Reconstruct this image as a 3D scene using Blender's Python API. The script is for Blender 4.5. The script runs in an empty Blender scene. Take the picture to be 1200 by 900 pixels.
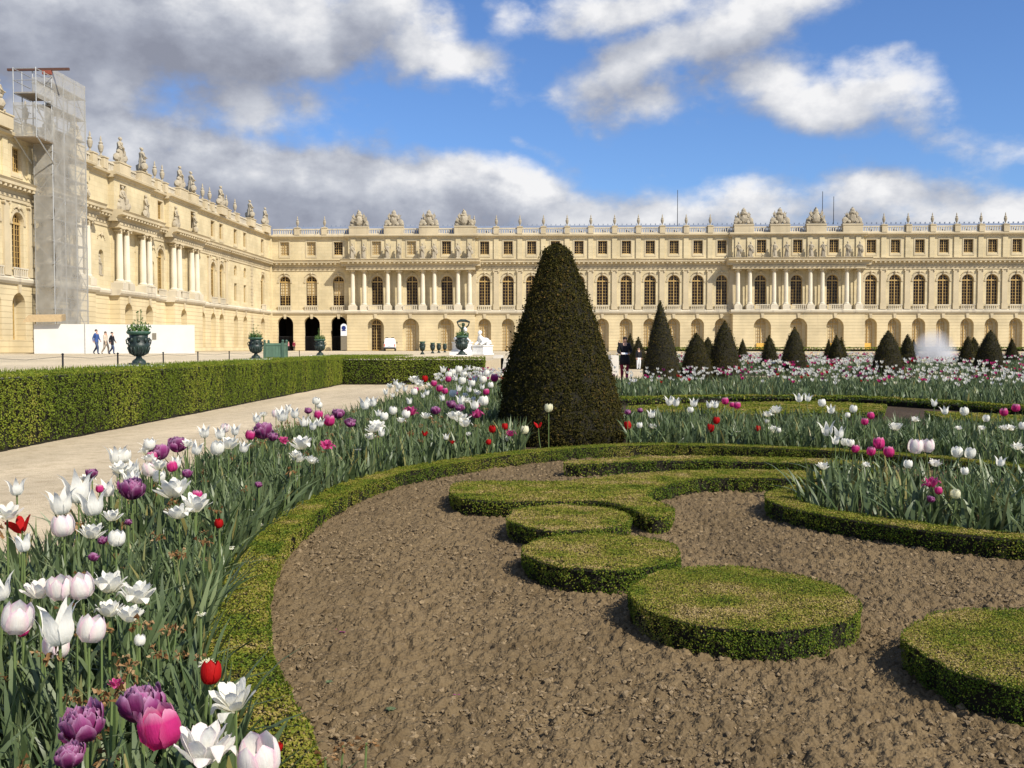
import bpy, bmesh, math, random
import numpy as np
from mathutils import Vector, Matrix
rnd = random.Random(7)
rng = np.random.default_rng(11)
S = bpy.context.scene
COL = S.collection
R = math.radians
EYE = 1.2          # camera height above the parterre
TZ = 0.75          # terrace height above the parterre

# ------------------------------------------------------------------ mesh helpers
class Geo:
    """collects uniform-size face arrays, then links them as ONE mesh object"""
    def __init__(s):
        s.v = []; s.n = 0; s.f = []; s.c = []
    def add(s, verts, faces, mat=0, tint=0.5, col=None):
        verts = np.asarray(verts, float).reshape(-1, 3)
        if isinstance(faces, np.ndarray):
            groups = [faces]
        else:
            d = {}
            for f in faces: d.setdefault(len(f), []).append(f)
            groups = [np.array(x) for x in d.values()]
        for fa in groups:
            t = np.broadcast_to(np.asarray(tint, float), (len(fa),))
            m = np.broadcast_to(np.asarray(mat), (len(fa),))
            s.f.append((fa + s.n, m, t))
        s.v.append(verts); s.n += len(verts)
        if col is None: col = np.ones((len(verts), 3))
        s.c.append(np.broadcast_to(np.asarray(col, float), (len(verts), 3)))
        return s
    def merge(s, o, M=None):
        for a, b in zip([np.concatenate(o.v)], [np.concatenate(o.c)]):
            if M is not None:
                M = np.array(M); a = a @ M[:3, :3].T + M[:3, 3]
            for fa, m, t in o.f: s.f.append((fa + s.n, m, t))
            s.v.append(a); s.c.append(b); s.n += len(a)
        return s
    def box(s, x0, x1, y0, y1, z0, z1, mat=0, tint=.5):
        v = [(x, y, z) for x in (x0, x1) for y in (y0, y1) for z in (z0, z1)]
        return s.add(v, [(0, 1, 3, 2), (4, 6, 7, 5), (0, 4, 5, 1), (2, 3, 7, 6), (0, 2, 6, 4), (1, 5, 7, 3)], mat, tint)
    def tube(s, pts, rad, k=8, mat=0, tint=.5, cap=True, col=None):
        P = [Vector(p) for p in pts]
        rad = list(rad) if hasattr(rad, '__len__') else [rad] * len(P)
        vs = []
        for i, p in enumerate(P):
            d = (P[min(i + 1, len(P) - 1)] - P[max(i - 1, 0)]).normalized()
            a = Vector((1, 0, 0)) if abs(d.x) < .8 else Vector((0, 1, 0))
            u = d.cross(a).normalized(); w = d.cross(u)
            for j in range(k):
                t = 2 * math.pi * j / k
                vs.append(p + (u * math.cos(t) + w * math.sin(t)) * rad[i])
        fs = []
        for i in range(len(P) - 1):
            for j in range(k):
                fs.append((i * k + j, i * k + (j + 1) % k, (i + 1) * k + (j + 1) % k, (i + 1) * k + j))
        if cap:
            fs.append(tuple(range(k))[::-1]); fs.append(tuple(range((len(P) - 1) * k, len(P) * k)))
        return s.add([tuple(v) for v in vs], fs, mat, tint, col)
    def lathe(s, prof, k=16, c=(0, 0, 0), mat=0, tint=.5, sx=1, sy=1):
        vs = []; fs = []
        for r, z in prof:
            for j in range(k):
                t = 2 * math.pi * j / k
                vs.append((c[0] + r * sx * math.cos(t), c[1] + r * sy * math.sin(t), c[2] + z))
        for i in range(len(prof) - 1):
            for j in range(k):
                fs.append((i * k + j, i * k + (j + 1) % k, (i + 1) * k + (j + 1) % k, (i + 1) * k + j))
        fs.append(tuple(range(k))[::-1]); fs.append(tuple(range((len(prof) - 1) * k, len(prof) * k)))
        return s.add(vs, fs, mat, tint)
    def prism(s, poly, z0, z1, mat=0, tint=.5):
        n = len(poly)
        v = [(p[0], p[1], z0) for p in poly] + [(p[0], p[1], z1) for p in poly]
        f = [tuple(range(n))[::-1], tuple(range(n, 2 * n))] + [(i, (i + 1) % n, n + (i + 1) % n, n + i) for i in range(n)]
        return s.add(v, f, mat, tint)
    def extr(s, prof, u0, u1, mat=0):
        """profile of (y, z) swept along x from u0 to u1"""
        n = len(prof)
        v = [(u0, y, z) for y, z in prof] + [(u1, y, z) for y, z in prof]
        f = [tuple(range(n)), tuple(range(n, 2 * n))[::-1]] + [(i, n + i, n + (i + 1) % n, (i + 1) % n) for i in range(n)]
        return s.add(v, f, mat)
    def build(s, name, mats, parent=None, loc=None, smooth=False, attrs=True):
        me = bpy.data.meshes.new(name)
        V = np.concatenate(s.v).astype(np.float32)
        me.vertices.add(len(V)); me.vertices.foreach_set('co', V.ravel())
        tot = sum(f.size for f, _, _ in s.f); nf = sum(len(f) for f, _, _ in s.f)
        me.loops.add(tot); me.polygons.add(nf)
        me.loops.foreach_set('vertex_index', np.concatenate([f.ravel() for f, _, _ in s.f]).astype(np.int32))
        sz = np.concatenate([np.full(len(f), f.shape[1]) for f, _, _ in s.f])
        me.polygons.foreach_set('loop_start', (np.cumsum(sz) - sz).astype(np.int32))
        me.polygons.foreach_set('material_index', np.concatenate([m for _, m, _ in s.f]).astype(np.int32))
        me.update(calc_edges=True)
        if attrs:
            a = me.attributes.new('tint', 'FLOAT', 'FACE')
            a.data.foreach_set('value', np.concatenate([t for _, _, t in s.f]).astype(np.float32))
            c = np.concatenate(s.c)
            if not (c == 1).all():
                b = me.attributes.new('col', 'FLOAT_COLOR', 'POINT')
                b.data.foreach_set('color', np.concatenate([c, np.ones((len(c), 1))], 1).astype(np.float32).ravel())
        me.polygons.foreach_set('use_smooth', np.full(nf, bool(smooth)))
        for m in (mats if isinstance(mats, (list, tuple)) else [mats]): me.materials.append(m)
        me.validate()
        o = bpy.data.objects.new(name, me); COL.objects.link(o)
        if loc is not None: o.location = loc
        if parent is not None: o.parent = parent
        return o

def tag(o, label=None, cat=None, group=None, kind=None):
    if label: o['label'] = label
    if cat: o['category'] = cat
    if group: o['group'] = group
    if kind: o['kind'] = kind
    return o
def empty(name, loc=(0, 0, 0), rz=0):
    o = bpy.data.objects.new(name, None); o.empty_display_size = .2
    o.location = loc; o.rotation_euler = (0, 0, rz); COL.objects.link(o); return o
def copy_tree(o, parent=None):
    c = o.copy(); COL.objects.link(c)
    if parent is not None: c.parent = parent
    for ch in list(o.children): copy_tree(ch, c)
    return c
def bmgeo(bm):
    bm.verts.ensure_lookup_table()
    v = [tuple(x.co) for x in bm.verts]; f = [tuple(x.index for x in p.verts) for p in bm.faces]
    bm.free(); return np.array(v), f
def ico(sub):
    bm = bmesh.new(); bmesh.ops.create_icosphere(bm, subdivisions=sub, radius=1); return bmgeo(bm)
ICO1, ICO2, ICO3 = ico(1), ico(2), ico(3)

def hash2(ix, iy, seed=0):
    h = (ix.astype(np.int64) * 374761393 + iy.astype(np.int64) * 668265263 + seed * 1442695041) & 0xffffffff
    h = ((h ^ (h >> 13)) * 1274126177) & 0xffffffff
    return ((h ^ (h >> 16)) & 0xffff) / 65535.0
def vnoise(x, y, seed=0):
    ix, iy = np.floor(x), np.floor(y); fx, fy = x - ix, y - iy
    fx = fx * fx * (3 - 2 * fx); fy = fy * fy * (3 - 2 * fy)
    a = hash2(ix, iy, seed); b = hash2(ix + 1, iy, seed); c = hash2(ix, iy + 1, seed); d = hash2(ix + 1, iy + 1, seed)
    return (a * (1 - fx) + b * fx) * (1 - fy) + (c * (1 - fx) + d * fx) * fy
def fbm(x, y, octv=4, seed=0):
    s = 0; a = .5
    for i in range(octv):
        s = s + a * vnoise(x * 2 ** i, y * 2 ** i, seed + i); a *= .5
    return s
def inpoly(P, poly):
    poly = np.asarray(poly); x, y = P[:, 0], P[:, 1]; ins = np.zeros(len(P), bool)
    j = len(poly) - 1
    for i in range(len(poly)):
        xi, yi = poly[i]; xj, yj = poly[j]
        c = ((yi > y) != (yj > y)) & (x < (xj - xi) * (y - yi) / (yj - yi + 1e-12) + xi)
        ins ^= c; j = i
    return ins
def smooth_line(pts, step):
    """Catmull-Rom through pts, resampled evenly"""
    P = np.array(pts, float); P = np.vstack([2 * P[0] - P[1], P, 2 * P[-1] - P[-2]]); out = []
    for i in range(1, len(P) - 2):
        t = np.linspace(0, 1, 14, endpoint=False)[:, None]
        p0, p1, p2, p3 = P[i - 1], P[i], P[i + 1], P[i + 2]
        out.append(.5 * (2 * p1 + (p2 - p0) * t + (2 * p0 - 5 * p1 + 4 * p2 - p3) * t ** 2 + (3 * p1 - p0 - 3 * p2 + p3) * t ** 3))
    out.append(P[-2:-1]); Q = np.vstack(out)
    d = np.r_[0, np.cumsum(np.hypot(*np.diff(Q, axis=0).T))]
    n = max(2, int(d[-1] / step)); s = np.linspace(0, d[-1], n + 1)
    return np.c_[np.interp(s, d, Q[:, 0]), np.interp(s, d, Q[:, 1])]
def offset(line, dist):
    t = np.gradient(line, axis=0); t /= np.hypot(t[:, 0], t[:, 1])[:, None] + 1e-9
    return line + np.c_[-t[:, 1], t[:, 0]] * dist

# ------------------------------------------------------------------ materials
def newmat(name):
    m = bpy.data.materials.new(name); m.use_nodes = True
    nt = m.node_tree; p = nt.nodes['Principled BSDF']; return m, nt, p
def N(nt, t, **kw):
    n = nt.nodes.new(t)
    for k, v in kw.items():
        if k.startswith('i_'): n.inputs[int(k[2:])].default_value = v
        else: setattr(n, k, v)
    return n
def ramp(nt, stops):
    r = nt.nodes.new('ShaderNodeValToRGB'); e = r.color_ramp.elements
    while len(e) < len(stops): e.new(.5)
    for x, (p, c) in zip(e, stops): x.position = p; x.color = (*c, 1)
    return r
def math_(nt, op, a, b=None, c=None, clamp=False):
    n = nt.nodes.new('ShaderNodeMath'); n.operation = op; n.use_clamp = clamp
    for i, x in enumerate((a, b, c)):
        if x is None: continue
        if isinstance(x, (int, float)): n.inputs[i].default_value = x
        else: nt.links.new(x, n.inputs[i])
    return n.outputs[0]
def simple(name, c, rough=.7, metal=0, spec=.3, var=.12, scale=6, bump=0, bscale=40, c2=None):
    """one colour broken up by procedural noise"""
    m, nt, p = newmat(name)
    tc = N(nt, 'ShaderNodeTexCoord'); no = N(nt, 'ShaderNodeTexNoise'); no.inputs['Scale'].default_value = scale; no.inputs['Detail'].default_value = 6
    nt.links.new(tc.outputs['Object'], no.inputs['Vector'])
    a = tuple(x * (1 - var) for x in c); b = c2 or tuple(min(1, x * (1 + var)) for x in c)
    r = ramp(nt, [(.3, a), (.7, b)]); nt.links.new(no.outputs[0], r.inputs[0]); nt.links.new(r.outputs[0], p.inputs['Base Color'])
    p.inputs['Roughness'].default_value = rough; p.inputs['Metallic'].default_value = metal; p.inputs['Specular IOR Level'].default_value = spec
    if bump:
        n2 = N(nt, 'ShaderNodeTexNoise'); n2.inputs['Scale'].default_value = bscale; n2.inputs['Detail'].default_value = 5
        nt.links.new(tc.outputs['Object'], n2.inputs['Vector'])
        bm = N(nt, 'ShaderNodeBump'); bm.inputs['Strength'].default_value = bump; bm.inputs['Distance'].default_value = .02
        nt.links.new(n2.outputs[0], bm.inputs['Height']); nt.links.new(bm.outputs[0], p.inputs['Normal'])
    return m
def leafmat(name, stops, trans=.3, rough=.6, spec=.12):
    """foliage: colour from the per-leaf tint attribute, part of the light passes through"""
    m, nt, p = newmat(name)
    a = N(nt, 'ShaderNodeAttribute', attribute_name='tint'); r = ramp(nt, stops)
    nt.links.new(a.outputs['Fac'], r.inputs[0]); nt.links.new(r.outputs[0], p.inputs['Base Color'])
    p.inputs['Roughness'].default_value = rough; p.inputs['Specular IOR Level'].default_value = spec
    t = N(nt, 'ShaderNodeBsdfTranslucent'); nt.links.new(r.outputs[0], t.inputs[0])
    mx = N(nt, 'ShaderNodeMixShader', i_0=trans); nt.links.new(p.outputs[0], mx.inputs[1]); nt.links.new(t.outputs[0], mx.inputs[2])
    nt.links.new(mx.outputs[0], nt.nodes['Material Output'].inputs[0]); return m
def petalmat(name, trans=.45):
    m, nt, p = newmat(name)
    at = N(nt, 'ShaderNodeAttribute', attribute_name='col'); tc = N(nt, 'ShaderNodeTexCoord'); mp = N(nt, 'ShaderNodeMapping'); mp.inputs['Scale'].default_value = (9, 9, 1.6); nt.links.new(tc.outputs['Object'], mp.inputs[0])
    no = N(nt, 'ShaderNodeTexNoise'); no.inputs['Scale'].default_value = 2.2; no.inputs['Detail'].default_value = 5; nt.links.new(mp.outputs[0], no.inputs[0])
    rv = ramp(nt, [(.3, (.88, .85, .78)), (.6, (1, 1, 1))]); nt.links.new(no.outputs[0], rv.inputs[0])
    a = N(nt, 'ShaderNodeMix', data_type='RGBA', blend_type='MULTIPLY'); a.inputs[0].default_value = .28; nt.links.new(at.outputs['Color'], a.inputs[6]); nt.links.new(rv.outputs[0], a.inputs[7]); nt.links.new(a.outputs[2], p.inputs['Base Color'])
    bp = N(nt, 'ShaderNodeBump'); bp.inputs['Strength'].default_value = .15; bp.inputs['Distance'].default_value = .05; nt.links.new(no.outputs[0], bp.inputs['Height']); nt.links.new(bp.outputs[0], p.inputs['Normal'])
    p.inputs['Roughness'].default_value = .6; p.inputs['Specular IOR Level'].default_value = .15
    t = N(nt, 'ShaderNodeBsdfTranslucent'); nt.links.new(a.outputs[2], t.inputs[0])
    mx = N(nt, 'ShaderNodeMixShader', i_0=trans); nt.links.new(p.outputs[0], mx.inputs[1]); nt.links.new(t.outputs[0], mx.inputs[2])
    nt.links.new(mx.outputs[0], nt.nodes['Material Output'].inputs[0]); return m
def stonemat(name, c, groove=0, stain=.25, block=False):
    """limestone: mottled, streaked by weather, with masonry joints"""
    m, nt, p = newmat(name); L = nt.links.new
    tc = N(nt, 'ShaderNodeTexCoord'); sep = N(nt, 'ShaderNodeSeparateXYZ'); L(tc.outputs['Object'], sep.inputs[0])
    n1 = N(nt, 'ShaderNodeTexNoise'); n1.inputs['Scale'].default_value = .35; n1.inputs['Detail'].default_value = 8; L(tc.outputs['Object'], n1.inputs['Vector'])
    mp = N(nt, 'ShaderNodeMapping'); mp.inputs['Scale'].default_value = (1.6, 1.6, .12); L(tc.outputs['Object'], mp.inputs[0])
    n2 = N(nt, 'ShaderNodeTexNoise'); n2.inputs['Scale'].default_value = 1; n2.inputs['Detail'].default_value = 6; L(mp.outputs[0], n2.inputs['Vector'])
    lo = tuple(x * .86 for x in c); hi = tuple(x * 1.1 for x in c)
    r = ramp(nt, [(.35, lo), (.65, hi)]); L(n1.outputs[0], r.inputs[0])
    r2 = ramp(nt, [(.56, (0, 0, 0)), (.75, (stain,) * 3)]); L(n2.outputs[0], r2.inputs[0])
    mx = N(nt, 'ShaderNodeMix', data_type='RGBA'); L(r2.outputs[0], mx.inputs[0]); L(r.outputs[0], mx.inputs[6])
    mx.inputs[7].default_value = (c[0] * .55, c[1] * .55, c[2] * .62, 1)
    out = mx.outputs[2]; h = None
    if groove:
        fr = math_(nt, 'FRACT', math_(nt, 'DIVIDE', sep.outputs[2], groove))
        g = math_(nt, 'LESS_THAN', fr, .11)
        h = math_(nt, 'SUBTRACT', 1, g)
        m2 = N(nt, 'ShaderNodeMix', data_type='RGBA'); L(math_(nt, 'MULTIPLY', g, .45), m2.inputs[0]); L(out, m2.inputs[6])
        m2.inputs[7].default_value = (c[0] * .45, c[1] * .40, c[2] * .35, 1); out = m2.outputs[2]
    if block:
        cb = N(nt, 'ShaderNodeCombineXYZ'); L(math_(nt, 'ADD', sep.outputs[0], sep.outputs[1]), cb.inputs[0]); L(sep.outputs[2], cb.inputs[1])
        b = N(nt, 'ShaderNodeTexBrick'); b.inputs['Scale'].default_value = 1; b.inputs['Brick Width'].default_value = 1.1; b.inputs['Row Height'].default_value = .5
        b.inputs['Mortar Size'].default_value = .012; b.inputs['Color1'].default_value = (1, 1, 1, 1); b.inputs['Color2'].default_value = (.9, .9, .88, 1); b.inputs['Mortar'].default_value = (.72, .68, .6, 1)
        L(cb.outputs[0], b.inputs[0])
        m3 = N(nt, 'ShaderNodeMix', data_type='RGBA', blend_type='MULTIPLY'); m3.inputs[0].default_value = .8; L(out, m3.inputs[6]); L(b.outputs[0], m3.inputs[7]); out = m3.outputs[2]
    L(out, p.inputs['Base Color']); p.inputs['Roughness'].default_value = .85; p.inputs['Specular IOR Level'].default_value = .15
    if h is not None:
        bm = N(nt, 'ShaderNodeBump'); bm.inputs['Strength'].default_value = .6; bm.inputs['Distance'].default_value = .04; L(h, bm.inputs['Height']); L(bm.outputs[0], p.inputs['Normal'])
    return m
STONE = (.59, .497, .310)
M = dict(
    wall=stonemat('ashlar', STONE, block=True), rust=stonemat('rusticated', (.59, .49, .30), groove=.5),
    trim=stonemat('trim', (.50, .42, .275), stain=.5), worn=stonemat('worn_stone', (.55, .49, .37), stain=.7), col=stonemat('column_stone', (.62, .56, .43), stain=.3),  # trim colour darker than the wall: soffit shadow bands painted into the cornices
    sculp=stonemat('sculpture_stone', (.38, .33, .24), stain=.8),
    frame=simple('ochre_paint', (.42, .28, .10), .5), glass=simple('dark_glass', (.022, .013, .010), .22, spec=.2, var=.5, scale=.7),
    blind=simple('pale_blind', (.50, .41, .25), .8), door=simple('yellow_door', (.62, .38, .08), .6), iron=simple('dark_iron', (.015, .015, .017), .5),
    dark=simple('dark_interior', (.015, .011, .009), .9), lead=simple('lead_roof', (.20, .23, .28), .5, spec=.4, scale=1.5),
    bronze=simple('green_bronze', (.010, .017, .014), .45, spec=.4, var=.5, scale=9, c2=(.028, .048, .038), bump=.25), verdigris=simple('verdigris', (.06, .125, .09), .6, var=.3, scale=12),
    white=simple('white_panel', (.60, .585, .54), .6, var=.06, scale=.8), marble=simple('white_marble', (.72, .71, .67), .5, var=.12, scale=5, bump=.15),
    ply=simple('ply_canopy', (.42, .31, .17), .7), steel=simple('galvanised_steel', (.42, .42, .40), .45, metal=.5), orange=simple('orange_beam', (.26, .07, .04), .5), rustbeam=simple('brown_beam', (.10, .05, .035), .6),
    plank=simple('scaffold_plank', (.28, .23, .17), .8), green=simple('green_box_paint', (.10, .17, .115), .5, var=.15, scale=3), greendark=simple('green_box_trim', (.07, .125, .085), .5),
    vanwhite=simple('van_paint', (.78, .79, .80), .25, spec=.5, var=.02), rubber=simple('rubber', (.012, .012, .012), .8), vanglass=simple('van_glass', (.03, .035, .045), .08, spec=.6, var=.2),
    lamp=simple('lamp_glass', (.6, .1, .06), .2), bluesign=simple('blue_sign', (.012, .03, .16), .4), signwhite=simple('sign_white', (.72, .74, .78), .5, var=.03), signgrey=simple('sign_grey', (.18, .16, .12), .6),
    skin=simple('skin', (.50, .30, .21), .6), coatblack=simple('black_cloth', (.010, .010, .014), .9), bluecloth=simple('blue_cloth', (.035, .075, .22), .9), jeans=simple('jeans', (.055, .075, .14), .9),
    beige=simple('beige_cloth', (.50, .42, .32), .9), maroon=simple('maroon_cloth', (.16, .012, .03), .9), whitecloth=simple('white_cloth', (.68, .68, .68), .9), pinkcloth=simple('pink_cloth', (.55, .22, .25), .9), hair=simple('dark_hair', (.018, .012, .008), .7), shoe=simple('shoe', (.02, .018, .016), .6),
    step=stonemat('pale_steps', (.62, .58, .50), stain=.3), coping=stonemat('grey_coping', (.30, .29, .27), stain=.5),
    stem=leafmat('stem_green', [(0, (.10, .15, .05)), (1, (.16, .21, .07))], .15), petal=petalmat('petal'),
    blade=leafmat('tulip_leaf', [(0, (.050, .080, .024)), (.5, (.104, .143, .062)), (.85, (.20, .245, .11)), (1, (.25, .22, .07))], .3, .40, .32),
    dry=leafmat('dry_petal', [(0, (.10, .045, .015)), (.6, (.28, .15, .06)), (1, (.42, .30, .16))], .25, .8),
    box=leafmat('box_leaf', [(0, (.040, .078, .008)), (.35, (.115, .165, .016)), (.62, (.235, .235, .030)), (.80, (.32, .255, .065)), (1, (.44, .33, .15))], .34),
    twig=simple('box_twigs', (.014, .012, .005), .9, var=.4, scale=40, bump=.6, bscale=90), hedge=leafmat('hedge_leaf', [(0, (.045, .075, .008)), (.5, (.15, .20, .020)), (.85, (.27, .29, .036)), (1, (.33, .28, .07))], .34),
    yew=leafmat('yew_needle', [(0, (.016, .017, .005)), (.5, (.044, .040, .010)), (.8, (.085, .066, .016)), (1, (.16, .095, .030))], .2, .9, .04), bark=simple('bark', (.07, .05, .03), .9, bump=.5),
    vaseplant=leafmat('vase_leaf', [(0, (.03, .07, .02)), (.6, (.08, .16, .04)), (1, (.2, .28, .09))], .3),
)
# ------------------------------------------------------------------ ground, terrace, path, soil
def gravelmat(name, c, fine=140, patch=.5):
    m, nt, p = newmat(name); L = nt.links.new
    tc = N(nt, 'ShaderNodeTexCoord')
    mpp = N(nt, 'ShaderNodeMapping'); mpp.inputs['Scale'].default_value = (1.6, .45, 1); L(tc.outputs['Object'], mpp.inputs[0])
    n1 = N(nt, 'ShaderNodeTexNoise'); n1.inputs['Scale'].default_value = patch; n1.inputs['Detail'].default_value = 8; L(mpp.outputs[0], n1.inputs['Vector'])
    n2 = N(nt, 'ShaderNodeTexVoronoi'); n2.inputs['Scale'].default_value = fine; L(tc.outputs['Object'], n2.inputs['Vector'])
    n3 = N(nt, 'ShaderNodeTexNoise'); n3.inputs['Scale'].default_value = fine * .35; n3.inputs['Detail'].default_value = 8; n3.inputs['Roughness'].default_value = .75; L(tc.outputs['Object'], n3.inputs['Vector'])
    r = ramp(nt, [(.3, tuple(x * .80 for x in c)), (.7, tuple(x * 1.15 for x in c))]); L(n1.outputs[0], r.inputs[0])
    r3 = ramp(nt, [(.25, (.55, .5, .45)), (.5, (1, 1, 1)), (.8, (1.15, 1.15, 1.15))]); L(n3.outputs[0], r3.inputs[0])
    mx = N(nt, 'ShaderNodeMix', data_type='RGBA', blend_type='MULTIPLY'); mx.inputs[0].default_value = .9; L(r.outputs[0], mx.inputs[6]); L(r3.outputs[0], mx.inputs[7])
    n4 = N(nt, 'ShaderNodeTexNoise'); n4.inputs['Scale'].default_value = 5; n4.inputs['Detail'].default_value = 6; n4.inputs['Roughness'].default_value = .7; L(tc.outputs['Object'], n4.inputs['Vector'])
    r4 = ramp(nt, [(.32, (.80, .78, .74)), (.5, (1, 1, 1)), (.72, (1.10, 1.10, 1.10))]); L(n4.outputs[0], r4.inputs[0])
    m4 = N(nt, 'ShaderNodeMix', data_type='RGBA', blend_type='MULTIPLY'); m4.inputs[0].default_value = 1; L(mx.outputs[2], m4.inputs[6]); L(r4.outputs[0], m4.inputs[7]); mx = m4
    L(mx.outputs[2], p.inputs['Base Color']); p.inputs['Roughness'].default_value = .9; p.inputs['Specular IOR Level'].default_value = .15
    bm = N(nt, 'ShaderNodeBump'); bm.inputs['Strength'].default_value = .5; bm.inputs['Distance'].default_value = .02
    L(math_(nt, 'ADD', n3.outputs[0], n2.outputs[0]), bm.inputs['Height']); L(bm.outputs[0], p.inputs['Normal'])
    return m
GRAVEL = gravelmat('path_gravel', (.55, .455, .31))
TERR = gravelmat('terrace_gravel', (.56, .47, .32), 60, .12)
SOIL = gravelmat('garden_soil', (.147, .105, .055), 90, 1.3)
CLOD = simple('soil_clod', (.19, .138, .076), .95, var=.35, scale=25, bump=.4, bscale=120)
BEDSOIL = gravelmat('bed_soil', (.06, .042, .026), 60, 1.3)

g = Geo(); g.add([(-1500, -300, -.03), (1500, -300, -.03), (1500, 2500, -.03), (-1500, 2500, -.03)], [(0, 1, 2, 3)])
tag(g.build('ground', GRAVEL), kind='structure')
g = Geo(); g.prism([(-7.05, -30), (-7.75, 33.45), (-2.4, 33.75), (-2.4, 46), (2.5, 46), (2.5, 140), (420, 140), (420, 700), (-420, 700), (-420, -30)], -.2, TZ)
tag(g.build('terrace', TERR), kind='structure')
# coping stone on the terrace edge behind the hedge
g = Geo(); g.prism([(-7.02, -6), (-7.45, -6), (-8.1, 33.3), (-7.66, 33.3)], TZ - .1, TZ + .065)
tag(g.build('stone_coping', M['coping']), 'long low grey stone coping behind the tall clipped hedge beside the path', 'coping')
# steps down from the terrace
st = empty('garden_steps', (.05, 46, 0)); tag(st, 'flight of pale stone garden steps leading down from the terrace', 'steps')
for i in range(5):
    g = Geo(); g.box(-2.42, 2.42, -.4 * (5 - i), -.4 * (4 - i) - .002, -.02, TZ - .13 * (5 - i) + .1 if i else .13); g.build('step', M['step'], st)
for sx in (-2.62, 2.62):
    g = Geo(); g.box(sx - .17, sx + .17, -2.3, -.003, -.02, TZ + .12); g.build('side_wall', M['step'], st)

RING = smooth_line([(-.1, 1.3), (-.46, 2.2), (-.64, 2.6), (-.91, 3.2), (-1.09, 3.68), (-1.27, 4.33), (-1.42, 4.98), (-1.52, 5.75), (-1.54, 6.8), (-1.44, 7.8), (-1.22, 8.55), (-.9, 9.15), (-.5, 9.75), (0, 10.28), (.45, 10.62), (.9, 10.83), (1.35, 10.9), (1.87, 10.8), (2.45, 10.6), (3.1, 10.25), (3.7, 9.75), (4.0, 9.3), (4.3, 8.7), (4.6, 7.8), (4.8, 6.4), (4.85, 5)], .05)
OUT = [(-.95, -.5), (-1.75, .8), (-2.1, 2), (-2.4, 3.5), (-2.62, 5), (-2.88, 7), (-3.08, 9.5), (-3.16, 12), (-3.12, 15), (-3.0, 20), (-2.95, 25), (-2.9, 29.3), (.8, 29.6), (2.2, 27)]
g = Geo()   # one dark soil sheet under all the planted beds
g.prism([*OUT[:12], (2, 30), (2, 34.3), (21, 34.3), (23, 5), (6, -2), (0, -2)], -.1, -.012)
tag(g.build('bed_soil', BEDSOIL), kind='structure')
g = Geo()
for q in ([(5.6, 43.5), (62, 43.5), (66, 67), (7.5, 67)], [(6, 72), (90, 72), (98, 102), (6, 102)], [(6, 108), (110, 108), (116, 134), (6, 134)]): g.prism(q, -.1, -.012)
tag(g.build('far_bed_soil', BEDSOIL), kind='structure')
# raked soil inside the box edging: real lumps near the viewer
ys = [1.3]
while ys[-1] < 11.4: ys.append(ys[-1] * 1.0027)
ys = np.array(ys); xs = np.linspace(-1.8, 4.9, 1080)
X, Y = np.meshgrid(xs, ys)
Z = (fbm(X * 3, Y * 3, 3, 3) - .45) * .030 + (fbm(X * 16, Y * 16, 3, 9) - .45) * .016
def lumps(fr, seed, amp):
    ix, iy = np.floor(X * fr), np.floor(Y * fr); best = np.full(X.shape, 9.); hb = np.zeros(X.shape)
    for dx in (-1, 0, 1):
        for dy in (-1, 0, 1):
            cx, cy = ix + dx, iy + dy; px = cx + hash2(cx, cy, seed); py = cy + hash2(cx, cy, seed + 1); r = .35 + .65 * hash2(cx, cy, seed + 2)
            d = np.hypot(X * fr - px, Y * fr - py) / r; hgt = np.clip(1 - d * d, 0, 1) ** .6 * r * hash2(cx, cy, seed + 3); hb = np.maximum(hb, hgt)
    return hb * amp
Z += lumps(26, 5, .024) + lumps(48, 15, .021) + lumps(90, 25, .012) - .014
nx, ny = len(xs), len(ys)
idx = np.arange(nx * ny).reshape(ny, nx)
F = np.stack([idx[:-1, :-1], idx[:-1, 1:], idx[1:, 1:], idx[1:, :-1]], -1).reshape(-1, 4)
rin = np.vstack([offset(RING, .06), [(4.9, -1), (-.1, -1)]])
cen = np.c_[((X[:-1, :-1] + X[1:, 1:]) / 2).ravel(), ((Y[:-1, :-1] + Y[1:, 1:]) / 2).ravel()]
F = F[inpoly(cen, rin)]
used = np.unique(F); mp = np.zeros(nx * ny, int); mp[used] = np.arange(len(used))
g = Geo(); g.add(np.c_[X.ravel(), Y.ravel(), Z.ravel() + .004][used], mp[F])
tag(g.build('raked_soil', SOIL, smooth=True), kind='structure')
# loose clods
g = Geo(); n = 95000
yy = 2.2 * (10.6 / 2.2) ** rng.random(n) ; xx = -2 + rng.random(n) * 7
keep = inpoly(np.c_[xx, yy], np.vstack([RING, [(4.9, -1), (-.1, -1)]])); xx, yy = xx[keep], yy[keep]
keep = vnoise(xx * 2.2, yy * 2.2, 77) * .7 + .45 > rng.random(len(xx)); xx, yy = xx[keep], yy[keep]; n = len(xx)
rad = (.0026 + .0085 * rng.random(n) ** 4.5 + .007 * (rng.random(n) > .994)) * (.75 + yy * .06)
sc = np.c_[rad * (.8 + .5 * rng.random(n)), rad * (.8 + .5 * rng.random(n)), rad * (.6 + .3 * rng.random(n))]
bv = ICO1[0][None] * (1 + .28 * rng.standard_normal((n, 12, 1))) * sc[:, None, :]
bv += np.c_[xx, yy, .004 + rad * .3][:, None, :]
F = np.array(ICO1[1])[None] + (np.arange(n) * 12)[:, None, None]
g.add(bv.reshape(-1, 3), F.reshape(-1, 3), 0, np.repeat(rng.random(n), 20))
tag(g.build('soil_clods', CLOD), 'loose crumbly brown clods scattered over the raked soil', 'soil', kind='stuff')

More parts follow.
